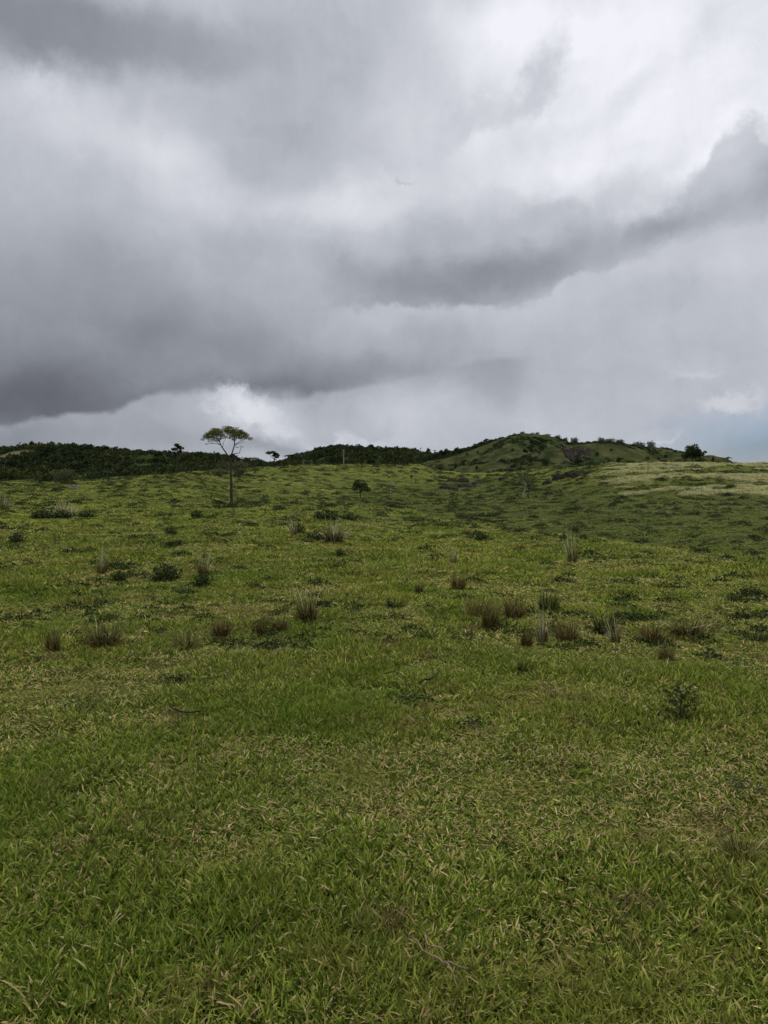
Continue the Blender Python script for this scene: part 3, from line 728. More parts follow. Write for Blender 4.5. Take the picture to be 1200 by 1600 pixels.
# ------------------------------------------------------------------ kinds of trees, bushes and tussocks, each a metre tall before scaling
def ellip(g, n, c, rx, ry, rz, hollow=.5):
    v = g.normal(size=(n, 3)); v /= np.linalg.norm(v, axis=1)[:, None]
    return np.array(c) + v * (hollow + (1 - hollow) * g.random(n) ** .5)[:, None] * np.array([rx, ry, rz])
def limb(mb, p, q, r0, r1, g, wob=.04, n=5, sag=0):
    p, q = np.array(p, float), np.array(q, float); pts = []
    for i in range(n):
        t = i / (n - 1); w = wob * np.linalg.norm(q - p) * math.sin(math.pi * t)
        pts.append(p + (q - p) * t + g.normal(size=3) * w + np.array([0, 0, sag * math.sin(math.pi * t)]))
    mb.tube(pts, [r0 + (r1 - r0) * i / (n - 1) for i in range(n)], 6)
def tree_kind(name, seed, form, leafmat=TREEL, barkmat=BARK):
    g = np.random.default_rng(seed); root = empty(name); tb, cb = MB(), MB()
    if form == 'broad':
        limb(tb, (0, 0, -.03), (.02, 0, .36), .035, .025, g, .03)
        for i in range(11):
            a = i * 2.4; r = .30 * math.sqrt((i + .5) / 11) * (1.1 + .5 * g.random()); c = (r * math.cos(a), r * math.sin(a), .72 - .9 * r * r + .09 * g.normal())
            limb(tb, (.02, 0, .33), c, .014, .004, g, .06); cb.leaves(ellip(g, 210, c, .19, .19, .15, .3), .06, seed * 31 + i, .7)
        for i in range(5 if seed < 50 else 0):
            a = i * 1.3; c = (.3 * math.cos(a), .3 * math.sin(a), .45 + .05 * g.normal()); cb.leaves(ellip(g, 130, c, .17, .17, .15, .2), .06, seed * 37 + i, .7)
    elif form == 'slender':
        limb(tb, (0, 0, -.03), (.01, 0, .88), .022, .010, g, .012, 7)
        for i, (dx, z, r) in enumerate(((-.07, .80, .07), (.08, .84, .075), (.0, .93, .07), (-.05, .69, .045), (.07, .73, .05), (.03, .88, .06))):
            limb(tb, (.01, 0, z - .1), (dx, .03 * g.normal(), z), .007, .003, g); cb.leaves(ellip(g, 130, (dx, .03 * g.normal(), z), r, r, r * .85, .1), .04, seed * 31 + i, .7, .4)
    elif form == 'palm':
        limb(tb, (0, 0, -.03), (.02, 0, .80), .022, .016, g, .012, 7)
        n = 22; a = g.random(n) * 6.28; tl = g.random(n) * 1.8 + .4
        for k in range(3):
            cb.blades(np.tile([.02, 0, .79 + .01 * k], (n, 1)), np.stack([np.cos(a + k * .1) * tl, np.sin(a + k * .1) * tl, np.ones(n) * .7], 1), .22 + .1 * g.random(n), np.full(n, .075), .6 + .4 * g.random(n), g.random(n), g)
    elif form == 'leaning':
        limb(tb, (0, 0, -.03), (.05, 0, .55), .025, .018, g, .03, 6)
        for i, (dx, z, r) in enumerate(((-.18, .86, .16), (-.02, .88, .15), (.10, .80, .13), (.14, .66, .10), (.02, .72, .09), (.2, .74, .08))):
            limb(tb, (.05, 0, .5), (dx, .03 * g.normal(), z - .03), .012, .004, g); cb.leaves(ellip(g, 260, (dx, .04 * g.normal(), z), r, r * .8, r * .5, .2), .045, seed * 31 + i, .7, .3)
    elif form == 'flat':
        limb(tb, (0, 0, -.03), (.0, 0, .5), .03, .02, g, .03, 6)
        for i in range(9):
            a = i * 2.4; r = .5 * math.sqrt((i + .5) / 9); c = (r * math.cos(a), r * math.sin(a), .86 - .25 * r)
            limb(tb, (0, 0, .46), c, .012, .004, g); cb.leaves(ellip(g, 70, c, .17, .17, .07), .05, seed * 31 + i, .7, .4)
    elif form == 'snag':
        limb(tb, (0, 0, -.03), (.015, 0, 1.0), .035, .012, g, .012, 8)
        limb(tb, (.0, 0, .72), (.10, .02, .92), .012, .004, g); limb(tb, (.0, 0, .82), (-.09, 0, .97), .010, .004, g); limb(tb, (0, 0, .55), (-.06, 0, .64), .010, .005, g)
    elif form == 'wispy':
        limb(tb, (0, 0, -.03), (.06, 0, .52), .034, .022, g, .05, 7)
        for i in range(9):
            a = i * 2.4; r = .36 * math.sqrt((i + .5) / 9); c = (.06 + r * math.cos(a), r * math.sin(a), .72 + .09 * g.normal())
            limb(tb, (.05, 0, .45), c, .010, .003, g, .08); cb.leaves(ellip(g, 60, c, .15, .15, .12, .2), .035, seed * 31 + i, .7)
    tb.obj('trunk', barkmat, root, True)
    if cb.n: cb.obj('crown', leafmat, root)
    return Kind(root)
def bush_kind(name, seed, leafmat=TREEL, nl=70, leaf=.09, wide=.55, up=.5):
    g = np.random.default_rng(seed); root = empty(name); tb, cb = MB(), MB()
    for i in range(9):
        a = i * 2.4; r = wide * math.sqrt((i + .3) / 9) * .8; c = (r * math.cos(a), r * math.sin(a), up + .18 * g.random() - .9 * r * r)
        limb(tb, (r * .2 * math.cos(a), r * .2 * math.sin(a), -.05), c, .018, .006, g); cb.leaves(ellip(g, nl, c, .24, .24, .3, .3) * [1, 1, .95], leaf, seed * 31 + i, .6); cb.leaves(ellip(g, nl // 2, (c[0], c[1], c[2] * .4), .24, .24, .2, .2), leaf, seed * 41 + i, .6)
    tb.obj('stems', BARK, root, True); cb.obj('foliage', leafmat, root)
    return Kind(root)
def tussock_kind(name, seed, green=.35, plume=0, spread=.35, n=260, dark=False):
    g = np.random.default_rng(seed); root = empty(name)
    def fan(mb, n, r0, tl0, l0, l1, w, b0, t0, t1):
        a = g.random(n) * 6.28; r = r0 * np.sqrt(g.random(n)); b = a + g.normal(size=n) * .6; tl = tl0 * (.2 + g.random(n))
        mb.blades(np.stack([r * np.cos(a), r * np.sin(a), np.full(n, -.02)], 1), np.stack([np.cos(b) * tl, np.sin(b) * tl, np.ones(n)], 1), l0 + (l1 - l0) * g.random(n), w * (.6 + .8 * g.random(n)), b0 * g.random(n), t0 + (t1 - t0) * g.random(n) ** 1.5, g)
    d = MB(); fan(d, n * 2, .30, spread * .75, .22, .78, .017, .9, 0, .95); fan(d, n // 2, .28, spread * 2.6, .25, .65, .016, 1.6, .3, 1)
    d.obj('dry_leaves', WEED if dark else BROWN, root)
    if green:
        gb = MB(); fan(gb, int(n * green * 1.6), .28, spread * 1.1, .45, 1.0, .013, .8, .15, .95); gb.obj('green_blades', BLADE, root)
    if plume:
        pb = MB(); fan(pb, plume, .25, spread * 1.2, .8, 1.4, .017, 1.0, 0, 1)
        pb.obj('seed_stems', PLUME, root)
    return Kind(root)
BLADE = leaf_mat('tussock_blades', [(0, (.06, .08, .016)), (.6, (.15, .17, .035)), (1, (.30, .27, .10))], .55, .3)

# ------------------------------------------------------------------ the umbrella-shaped tree
def umbrella_tree():
    base = hit(362, 789); k = size_px(base, 1.0)              # metres per photo pixel there
    root = empty('umbrella_tree'); root.location = base
    g = np.random.default_rng(5)
    def P(x, y, dy=0.0): return ((x - 362) * k, dy * k, (789 - y) * k)
    def tube(mb, pts, r0, r1, n=7):
        pp = [np.array(P(*p)) for p in pts]; out = [pp[0]]
        for a, b in zip(pp[:-1], pp[1:]):
            out += [(a + b) / 2 + g.normal(size=3) * .012 * np.linalg.norm(b - a), b]
        mb.tube(out, [(r0 + (r1 - r0) * i / (len(out) - 1)) * k for i in range(len(out))], n)
    t = MB(); tube(t, [(363, 791), (362, 785), (361.4, 770), (362.2, 757), (361, 745), (361.8, 728), (360, 714)], 2.6, 1.5, 9)
    t.obj('trunk', BARK, root, True)
    tips = []
    def bough(pts, r0, r1, kids):
        m = MB(); tube(m, pts, r0, r1)
        for kp in kids: tube(m, kp, .55, .16, 5); tips.append(kp[-1])
        tips.append(pts[-1]); m.obj('bough', BARK, root, True)
    bough([(360, 717), (352, 706, 2), (346, 698, 4), (343, 689, 5)], 1.2, .6,
          [[(345, 696, 4), (334, 688, 9), (326, 684, 12), (320, 685, 14)], [(344, 692, 4), (337, 684, -5), (328, 680, -14)], [(343, 690, 5), (336, 680, 2), (331, 674, 4)],
           [(343, 690, 5), (346, 680, 14), (345, 672, 24)], [(345, 696, 4), (333, 693, -2), (325, 695, -4)], [(348, 700, 3), (352, 693, -8), (357, 688, -18)],
           [(343, 689, 5), (352, 681, 0), (356, 675, -2)], [(344, 692, 4), (336, 685, 20), (330, 679, 30)], [(343, 690), (345, 680, -18), (344, 675, -28)]])
    bough([(361, 716), (365, 706, -2), (368, 697, -3), (368, 686, -4)], 1.2, .6,
          [[(368, 698, -3), (377, 690, 4), (386, 686, 6), (393, 685, 8)], [(368, 692, -3), (374, 683, -12), (381, 678, -20)], [(368, 688, -4), (366, 678, 4), (365, 671, 6)],
           [(368, 690, -4), (376, 680, 6), (382, 675, 14)], [(368, 695, -3), (376, 693, 10), (380, 690, 22)], [(368, 686, -4), (372, 677, -18), (372, 673, -30)], [(368, 686, -4), (370, 676, 18), (369, 672, 28)]])
    bough([(362, 711), (369, 710, -3), (376, 709, -5), (378, 703, -6), (380, 700, -6)], .7, .25, [])
    bough([(360, 722), (349, 715, 5), (342, 720, 8)], .4, .2, [])
    c = MB()
    j = 0
    for i in range(230):                                             # the wide shallow parasol, made of clumps with gaps between
        a = g.random() * 6.28; r = math.sqrt(g.random()) * 40; x = 355 + r * math.cos(a) * .97; yd = r * math.sin(a) * .9
        rr = r / 40; top = 668 + 16 * rr ** 2.4
        y = top + g.random() * (11 - 6 * rr) + (2 if x < 330 else 0)
        if fbm(np.array([x / 7.]), np.array([yd / 7.]), 8)[0] < .33: continue
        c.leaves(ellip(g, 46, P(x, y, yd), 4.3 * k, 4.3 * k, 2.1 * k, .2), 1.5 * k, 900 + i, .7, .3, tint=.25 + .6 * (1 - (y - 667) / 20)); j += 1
    for (x, y, d) in [(320, 684, 14), (317, 683, 10), (325, 681, -4), (392, 685, 8), (388, 683, 0), (325, 695, -4), (333, 694, 0), (327, 691, 3), (380, 699, -6), (372, 700, -5), (356, 687, -18), (339, 690, 8)]:
        c.leaves(ellip(g, 26, P(x, y, d), 3.1 * k, 3 * k, 1.1 * k, .2), 1.3 * k, 1300 + int(x), .7, .4)
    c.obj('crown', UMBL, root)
    v = MB()
    for (x, y) in [(361, 722), (362, 727), (359, 731), (363, 718)]:
        v.leaves(ellip(g, 40, P(x, y), 2.8 * k, 2.8 * k, 3 * k, .3), 1.2 * k, 1500 + y, .7)
    v.obj('creeper', UMBL, root)
    return tag(root, 'tall umbrella-shaped tree with a forked trunk standing alone on the left of the pasture', 'tree')
umbrella_tree()

# ------------------------------------------------------------------ trees near the skyline of the pasture
K = {}
for nm, sd_, form, lm, bm in (('broad_tree', 1, 'broad', TREEL, BARK), ('slender_tree', 2, 'slender', TREEL, BARK), ('palm_tree', 3, 'palm', TREEL, BARK), ('leaning_tree', 4, 'leaning', TREEL, BARK),
                          ('flat_topped_tree', 5, 'flat', TREEL, BARK), ('dead_tree', 6, 'snag', TREEL, PALE), ('round_tree', 60, 'broad', TREEL, BARK), ('sparse_tree', 7, 'wispy', TREEL, BARK), ('sparse_tree', 8, 'wispy', OLIVE, PALE)):
    K[nm + ('_pale' if sd_ == 8 else '')] = tree_kind(nm, sd_, form, lm, bm)
def plant(kind, px, top, base=None, Y=None, wide=1.0, rz=None, label=None, cat='tree', group=None, flip=False):
    """stands on the land where its foot shows (base row) or at distance Y when its foot is hidden; its top reaches the photo row `top`"""
    p = at(px, Y) if Y else hit(px, base)
    zt = EYE + p.y * slope_row(top); h = max(.2, zt - p.z)
    w = h * wide
    return K[kind].put(p, rz if rz is not None else random.uniform(0, 6.28), ((-w if flip else w), w, h), label, cat, group)
random.seed(4)
plant('slender_tree', 277, 692, 742, wide=1.35, rz=0, label='slender tree with a bare pole trunk and small tufted crown, left of the umbrella tree')
plant('flat_topped_tree', 397, 711, Y=235, wide=.8, rz=1, label='small flat-topped tree showing over the ridge just right of the umbrella tree')
plant('leaning_tree', 428, 703, Y=235, wide=1.15, rz=0, label='dark tree with a lopsided crown leaning left over the ridge')
plant('palm_tree', 457, 706, Y=240, wide=1.6, rz=1.2, label='dark shaggy-headed palm on the ridge at the foot of the middle wooded hill')
plant('dead_tree', 537, 702, Y=225, wide=1.0, rz=0, label='tallest pale dead trunk on the ridge before the middle wooded hill')
plant('dead_tree', 475, 718, Y=230, wide=1.0, rz=2, label='short pale dead trunk on the ridge beside the shaggy palm')
plant('dead_tree', 488, 719, Y=232, wide=1.0, rz=4, label='short pale dead trunk on the ridge, between the palm and the tallest dead trunk')
plant('slender_tree', 565, 721, 737, wide=1.1, rz=2, label='thin young tree near the top of the green bank')
plant('round_tree', 563, 749, 779, wide=.95, rz=1, label='small dark round tree alone on the valley floor')
plant('sparse_tree_pale', 610, 755, 774, wide=1.1, rz=1, label='pale thin-trunked sparse tree right of the small round valley tree')
plant('slender_tree', 643, 742, 756, wide=1.3, rz=3, label='tiny spindly tree halfway up the green bank')
plant('sparse_tree_pale', 818, 736, 778, wide=.85, rz=0, label='pale-trunked wispy tree, left one of the valley pair')
plant('sparse_tree', 826, 738, 780, wide=.85, rz=2, label='dark-trunked crooked wispy tree, right one of the valley pair')
plant('palm_tree', 1012, 709, 745, wide=.55, rz=0, label='thin pole-like palm standing in the pale grass of the knoll')
plant('palm_tree', 1046, 703, Y=158, wide=.55, rz=2, label='thin palm behind the knoll, left of the big dark tree')
plant('broad_tree', 1080, 692, Y=185, wide=.85, rz=2, label='big dark dense tree on the right behind the pale knoll')
plant('leaning_tree', 1098, 703, Y=190, wide=.55, rz=0, flip=True, label='small tree with one branch reaching right beside the big dark tree')
plant('palm_tree', 1135, 711, Y=230, wide=.85, rz=0, label='rightmost small palm on the skyline at the end of the grassy hill')
plant('slender_tree', 1112, 713, Y=300, wide=.6, rz=0, label='thin small tree on the skyline between the big dark tree and the last palm')
K['bush'] = bush_kind('bush', 11); K['olive_bush'] = bush_kind('olive_bush', 12, OLIVE, 80, .08)
def bush(kind, px, base, w, h, label, Y=None, group=None, cat='bush'):
    p = at(px, Y) if Y else hit(px, base)
    k = size_px(p, 1.0)
    return K[kind].put(p, random.uniform(0, 6.28), (w * k / 1.3, w * k / 1.3 * .8, h * k / .85), label, cat, group)
bush('bush', 1143, 0, 22, 13, 'round dark bush at the right end of the grassy hill skyline', 232)
bush('bush', 1058, 0, 18, 12, 'low dark bush behind the knoll, left of the big dark tree', 180)
bush('bush', 1092, 0, 22, 14, 'low dark bush under the big dark tree at its right', 182)
bush('bush', 1068, 0, 16, 12, 'low dark bush under the big dark tree at its left', 182)
bush('bush', 1036, 0, 14, 10, 'low dark bush between the two thin knoll palms', 178)
bush('olive_bush', 100, 757, 46, 24, 'large olive-green bushy clump on the left skyline of the pasture')
bush('bush', 150, 0, 42, 26, 'dark rounded bush behind the left ridge, right of the olive clump', 175)
bush('olive_bush', 342, 745, 40, 14, 'low olive shrub behind the umbrella tree, left of its trunk')
bush('olive_bush', 376, 742, 44, 24, 'straggly olive shrub behind the umbrella tree, right of its trunk')
bush('olive_bush', 350, 741, 34, 22, 'straggly brownish shrub directly behind the umbrella tree trunk')
bush('bush', 362, 794, 30, 9, 'low dark bush round the foot of the umbrella tree')
bush('bush', 687, 0, 24, 14, 'dark dome-shaped bush at the left foot of the grassy hill', 268)
bush('bush', 704, 0, 16, 9, 'low dark bush touching the dome-shaped one at the left foot of the grassy hill', 268)

# skyline trees far off
ORD = ['first', 'second', 'third', 'fourth', 'fifth', 'sixth', 'seventh', 'eighth', 'ninth', 'tenth', 'eleventh', 'twelfth', 'thirteenth', 'fourteenth', 'fifteenth', 'sixteenth', 'seventeenth', 'eighteenth', 'nineteenth', 'twentieth', 'twenty-first', 'twenty-second']
for i, (px, top) in enumerate([(34, 690), (52, 688), (70, 692), (100, 693), (122, 695), (150, 695), (172, 698), (190, 700), (228, 703), (241, 705), (253, 705), (262, 707), (293, 706), (302, 706), (318, 710), (336, 704), (352, 711), (380, 713)]):
    plant(('slender_tree', 'broad_tree', 'palm_tree')[(i * 7) % 3], px, top, Y=1095, wide=(.7, .55, .9)[(i * 7) % 3], label='small far-off tree on the long left wooded ridge, %s from the left' % ORD[i], group='trees along the long left wooded ridge')
for i, (px, top) in enumerate([(510, 697), (534, 695), (583, 694), (603, 696), (621, 698), (630, 700), (638, 699), (649, 700), (657, 699), (669, 699), (679, 702)]):
    plant(('broad_tree', 'slender_tree', 'palm_tree')[(i * 5) % 3], px, top, Y=1195, wide=(.55, .7, .9)[(i * 5) % 3], label='small far-off tree on the middle wooded hill, %s from the left' % ORD[i], group='trees along the middle wooded hill')
for i, (px, top) in enumerate([(690, 702), (697, 700), (713, 698), (731, 697), (752, 689), (770, 686)]):
    plant('broad_tree', px, top, Y=838, wide=.8, label='small far-off tree on the wooded shoulder of the grassy hill, %s from the left' % ORD[i], group='trees along the wooded shoulder')
# trees and bushes on the bare hill
for px, w, h, lb in [(815, 11, 5, 'flat clump of bush on the very top of the grassy hill'), (838, 7, 6, 'small lone bush just right of the grassy hilltop'), (853, 10, 5, 'low bush on the crest, second right of the grassy hilltop'),
                     (870, 12, 8, 'rounded bush on the crest halfway from the hilltop to the rocks'), (882, 8, 8, 'narrow bush on the crest just left of the rocky shoulder'), (896, 14, 10, 'largest round bush on the crest above the dark rocks'),
                     (937, 14, 11, 'tallest tree clump on the right shoulder crest past the rocks'), (950, 20, 9, 'wide tree clump on the right shoulder crest, next right of the tallest clump'), (967, 14, 7, 'trailing low bush at the right end of the shoulder clumps'),
                     (996, 16, 8, 'wide brownish bush on the right slope of the grassy hill skyline'), (1015, 12, 10, 'pale thin-leaved small tree on the right slope skyline'), (1032, 8, 4, 'tiny bush on the right slope skyline, past the pale small tree')]:
    o = bush('bush', px, 0, w * (1.15 + .5 * random.random()), h * (.85 + .35 * random.random()), lb, G1.Y0 - 4); o.location.z -= 1.2
for px, py, w, h, lb in [(819, 706, 6, 6, 'small dark bush on the bare face below the hilltop, left of the wooded gully'), (852, 727, 16, 13, 'dark bush at the foot of the wooded gully'), (903, 724, 18, 11, 'dark bush at the foot of the dark rocks'),
                         (828, 722, 16, 10, 'low dark bush left of the gully foot'), (966, 722, 8, 9, 'lone dark bush low on the right face of the grassy hill'), (712, 730, 6, 8, 'small dark bush low on the left face, first right of the dome bush'), (725, 728, 6, 6, 'small dark bush low on the left face beside a bare patch'),
                         (745, 733, 7, 6, 'small dark bush low on the left face, below the bare patch'), (746, 708, 6, 4, 'tiny bush halfway up the left face of the grassy hill'), (730, 711, 7, 4, 'tiny bush low on the left face crest line'), (801, 705, 8, 5, 'tiny bush in the middle of the bare hill face'),
                         (815, 718, 8, 5, 'low bush in the middle of the bare face, just left of the gully'), (933, 712, 8, 6, 'small bush on the right face below the rocks'), (955, 705, 9, 5, 'small bush high on the right face below the shoulder clumps'), (1040, 715, 10, 6, 'low bush on the right end of the grassy hill face')]:
    bush('bush', px, py, w, h, lb)
for px, w, h, lb in [(205, 20, 9, 'low dark bush behind the left ridge, left of the slender tree'), (245, 22, 8, 'low bush behind the left ridge, just left of the slender tree'), (60, 34, 12, 'low dark bush on the far left ridge, left of the olive clump'), (15, 26, 8, 'low dark bush at the far left edge of the ridge')]:
    bush('bush', px, 0, w, h, lb, 170)

# ------------------------------------------------------------------ dark rocks
def rock(name, p, sx, sy, sz, seed, label, cat='rock', rz=0.0, sub=4):
    import bmesh
    bm = bmesh.new(); bmesh.ops.create_icosphere(bm, subdivisions=sub, radius=1)
    for v in bm.verts:
        c = v.co.copy(); a = fbm(np.array([c.x * 1.6 + c.z + seed]), np.array([c.y * 1.6 - c.z]), seed, 5)[0]; b = vnoise(np.array([c.x * 6 + seed]), np.array([c.y * 6 + c.z * 5]), seed + 3)[0]
        v.co = c * (.6 + .75 * a + .10 * round(b * 3) / 3)
        v.co.x *= sx; v.co.y *= sy; v.co.z *= sz
    me = bpy.data.meshes.new(name); bm.to_mesh(me); bm.free(); me.materials.append(ROCK)
    o = bpy.data.objects.new(name, me); COL.objects.link(o); o.location = p; o.rotation_euler = (0, 0, rz)
    return tag(o, label, cat)
def rock_at(px, py, w, h, seed, label, cat='rock', tilt=0, Y=None):
    p = at(px, Y) if Y else hit(px, py); k = size_px(p, 1.0)
    o = rock('rock', p, w * k * .5, w * k * .35, h * k * .75, seed, label, cat); o.rotation_euler = (0, R(-tilt), 0); return o
for a in [(700, 763, 34, 6, 1, 'long low dark rock, leftmost of the row in the middle of the pasture'), (728, 762, 30, 6, 2, 'low dark rock, second from the left of the row in the middle of the pasture'), (706, 753, 16, 7, 3, 'small dark rock above the left of the row of rocks'),
          (722, 754, 20, 9, 4, 'taller dark rock above the right of the row of rocks'), (745, 757, 20, 5, 5, 'flat dark rock at the right end of the row of rocks'), (788, 750, 18, 7, 6, 'small dark rock between the row of rocks and the dark ledge')]:
    rock_at(*a)
for a in [(855, 757, 16, 9, 11, 'lowest left block of the dark rocky ledge on the knoll flank'), (872, 751, 18, 11, 12, 'second block up of the dark rocky ledge'), (887, 748, 22, 12, 13, 'largest middle block of the dark rocky ledge'),
          (905, 744, 26, 9, 14, 'long upper block of the dark rocky ledge'), (922, 740, 22, 6, 15, 'flat topmost right block of the dark rocky ledge')]:
    rock_at(*a, tilt=14)
def outcrop(px, py, w, dpt, seed, label):
    p = hit(px, py); k = size_px(p, 1.0); n = 46; u = np.linspace(-1, 1, n); U, W_ = np.meshgrid(u, u, indexing='ij')
    x = p.x + U * w * k * .5 + W_ * w * k * .12; y = p.y + W_ * dpt; d = np.hypot(U, W_) * (.75 + .5 * fbm(U * 2 + seed, W_ * 2, seed))
    bump = np.clip(1 - d ** 2, -.3, 1) * 1.2 + (fbm(x / 5, y / 12, seed) - .45) * 5.5 * (d < 1.1) + (np.floor(fbm(x / 3, y / 6, seed + 2) * 6) / 6 - .5) * 2.2 * (d < 1) - 2.6 * (d > .98)
    V = np.stack([x - p.x, y - p.y, G1.h(x, y) + bump - p.z], -1).reshape(-1, 3); ix = np.arange(n * n).reshape(n, n)
    Q = np.stack([ix[:-1, :-1], ix[1:, :-1], ix[1:, 1:], ix[:-1, 1:]], -1).reshape(-1, 4)
    o = grid_mesh('rock_outcrop', V, Q, OUTC); o.data.polygons.foreach_set('use_smooth', np.zeros(len(Q), bool)); o.location = p
    tag(o, label, 'rock outcrop')
OUTC = solid_mat('outcrop_rock', [(.3, (.012, .010, .008)), (.5, (.026, .022, .018)), (.7, (.052, .043, .035))], .25, .95, .8)
outcrop(902, 704, 44, 34, 3, 'bare purplish-brown rock outcrop high on the right shoulder of the grassy hill')
s1 = rock_at(943, 909, 15, 4, 31, 'flat grey stone lying in the grass right of the centre', 'stone')

# ------------------------------------------------------------------ gate at the left ridge
def gate():
    p = hit(117, 766); k = size_px(p, 1.0); root = empty('field_gate'); root.location = p
    for i, x in enumerate((-8, -3.5, 1, 7)):
        m = MB(); m.tube([(x * k, 0, -.1), (x * k + .02, 0, (9.5 - i % 2) * k)], [.09, .075], 7); m.obj('post', WOODP, root)
    for z in (3, 6.5):
        m = MB(); m.tube([(-8 * k, -.1, z * k), (0, -.1, z * k + .03), (7 * k, -.1, z * k)], .045, 6); m.obj('rail', WOODP, root)
    tag(root, 'small weathered pale wooden gate with four posts by the olive clump on the left', 'gate')
gate()

# ------------------------------------------------------------------ tussocks and weeds you can count
T = {'brown': tussock_kind('grass_tussock', 21, .3), 'brownb': tussock_kind('grass_tussock', 22, .2, 0, .45), 'mixed': tussock_kind('grass_tussock', 23, .7, 6, .5, 170), 'tall': tussock_kind('grass_tussock', 24, .5, 14, .28, 320),
     'plumed': tussock_kind('plumed_tussock', 25, .5, 70, .45, 260), 'straw': tussock_kind('grass_tussock', 26, .6, 22, .3, 90), 'dark': tussock_kind('dark_tussock', 27, .35, 0, .55, 260, True)}
def tuss(kind, px, base, w, h, label):
    p = hit(px, base); k = size_px(p, 1.0); p.z -= .01
    T[kind].put(p, random.uniform(0, 6.28), (w * k / .90, w * k / .90, h * k / .60 * random.uniform(.88, 1.1)), label, 'grass tussock', 'tussocks standing in the pasture', random.uniform(-.2, .2))
for a in [('tall', 481, 974, 36, 50, 'largest reddish-brown tussock with pale wispy tips, left of centre'), ('brown', 409, 994, 19, 38, 'narrow brown tussock, left one of the close pair beside the largest tussock'), ('brownb', 437, 990, 26, 38, 'brown tussock, right one of the close pair beside the largest tussock'),
          ('brownb', 348, 997, 30, 34, 'squat dark brown tussock left of the close pair'), ('brown', 83, 1024, 24, 46, 'pointed brown tussock near the left edge'), ('mixed', 165, 1014, 56, 48, 'wide green and brown tussock right of the pointed one'),
          ('mixed', 288, 1018, 40, 40, 'loose greenish tussock left of the squat brown one'), ('brown', 764, 988, 32, 50, 'upright brown tussock right of centre with a dark base'), ('brown', 716, 924, 26, 34, 'rounded brown tussock standing alone up the slope right of centre'),
          ('brownb', 656, 930, 16, 26, 'thin small tussock left of the rounded lone one'), ('dark', 617, 952, 30, 22, 'dark green low tussock between the largest and the rounded one'), ('dark', 692, 940, 14, 16, 'tiny dark tussock just below the rounded lone one'),
          ('dark', 857, 960, 32, 38, 'dark spiky tussock at the upper right of the tussock cluster'), ('brownb', 803, 970, 36, 42, 'brown leaning tussock at the upper left of the right-hand cluster'), ('brown', 822, 1014, 20, 42, 'narrow brown tussock in front of the right-hand cluster'),
          ('straw', 847, 1008, 24, 44, 'straw-tipped tussock in the right-hand cluster, right of the narrow one'), ('brownb', 886, 1003, 38, 34, 'wide brown tussock in the middle of the right-hand cluster'), ('dark', 945, 994, 34, 40, 'dark tussock at the right of the cluster'),
          ('straw', 963, 1008, 20, 40, 'straw-coloured arching tussock beside the dark one'), ('brownb', 1018, 1006, 38, 42, 'wide dark brown tussock at the far right of the cluster'), ('mixed', 1075, 995, 60, 32, 'spreading green tussock right of the cluster'),
          ('mixed', 1110, 990, 40, 26, 'low green tussock further right of the spreading one'), ('straw', 159, 899, 20, 36, 'small tussock with bright pale plumes on the left slope'), ('straw', 895, 882, 20, 38, 'slim straw-coloured tussock with curved plumes on the right slope'),
          ('plumed', 521, 849, 34, 30, 'tussock with a fan of pale plumes up the slope from the largest'), ('straw', 460, 842, 14, 36, 'thin plume-bearing tussock beside the upright dark weed'), ('plumed', 98, 806, 24, 14, 'far tussock with white plumes on the left slope'), ('plumed', 112, 808, 18, 11, 'smaller far white-plumed tussock touching its neighbour'),
          ('straw', 8, 800, 16, 20, 'pale-stemmed tussock at the far left edge'), ('brown', 728, 840, 10, 14, 'tiny brown tussock far up the slope right of centre'), ('dark', 1087, 864, 16, 13, 'small dark tussock on the crest at the right'),
          ('brownb', 814, 862, 14, 14, 'tiny grey-brown tussock up the slope left of the slim straw one'), ('brown', 543, 1038, 18, 22, 'small faded brown tuft below the largest tussock'), ('dark', 820, 1054, 26, 28, 'dark green spiky tuft in front of the right-hand cluster'),
          ('mixed', 1040, 1034, 26, 32, 'wispy green tuft below the far right brown tussock'), ('dark', 1182, 1006, 40, 22, 'dark low tussock near the right edge'), ('straw', 318, 900, 20, 34, 'thin tuft with one pale arching plume on the left slope'), ('straw', 708, 884, 12, 26, 'single thin pale plume tuft up the slope right of centre'),
          ('mixed', 1160, 1340, 60, 30, 'yellowish tuft in the near grass at the right edge'), ('mixed', 745, 968, 44, 36, 'pale green loose tuft left of the upright brown tussock'), ('brown', 900, 832, 12, 14, 'small brown tuft on the crest right of centre')]:
    tuss(*a)
K['weed'] = bush_kind('leafy_weed', 13, WEED, 60, .10, .6, .35); K['low_weed'] = bush_kind('creeping_weed', 14, WEED, 55, .09, .75, .18)
def weed(kind, px, base, w, h, label): bush(kind, px, base, w, h, label, None, 'dark weeds standing in the pasture', 'weed')
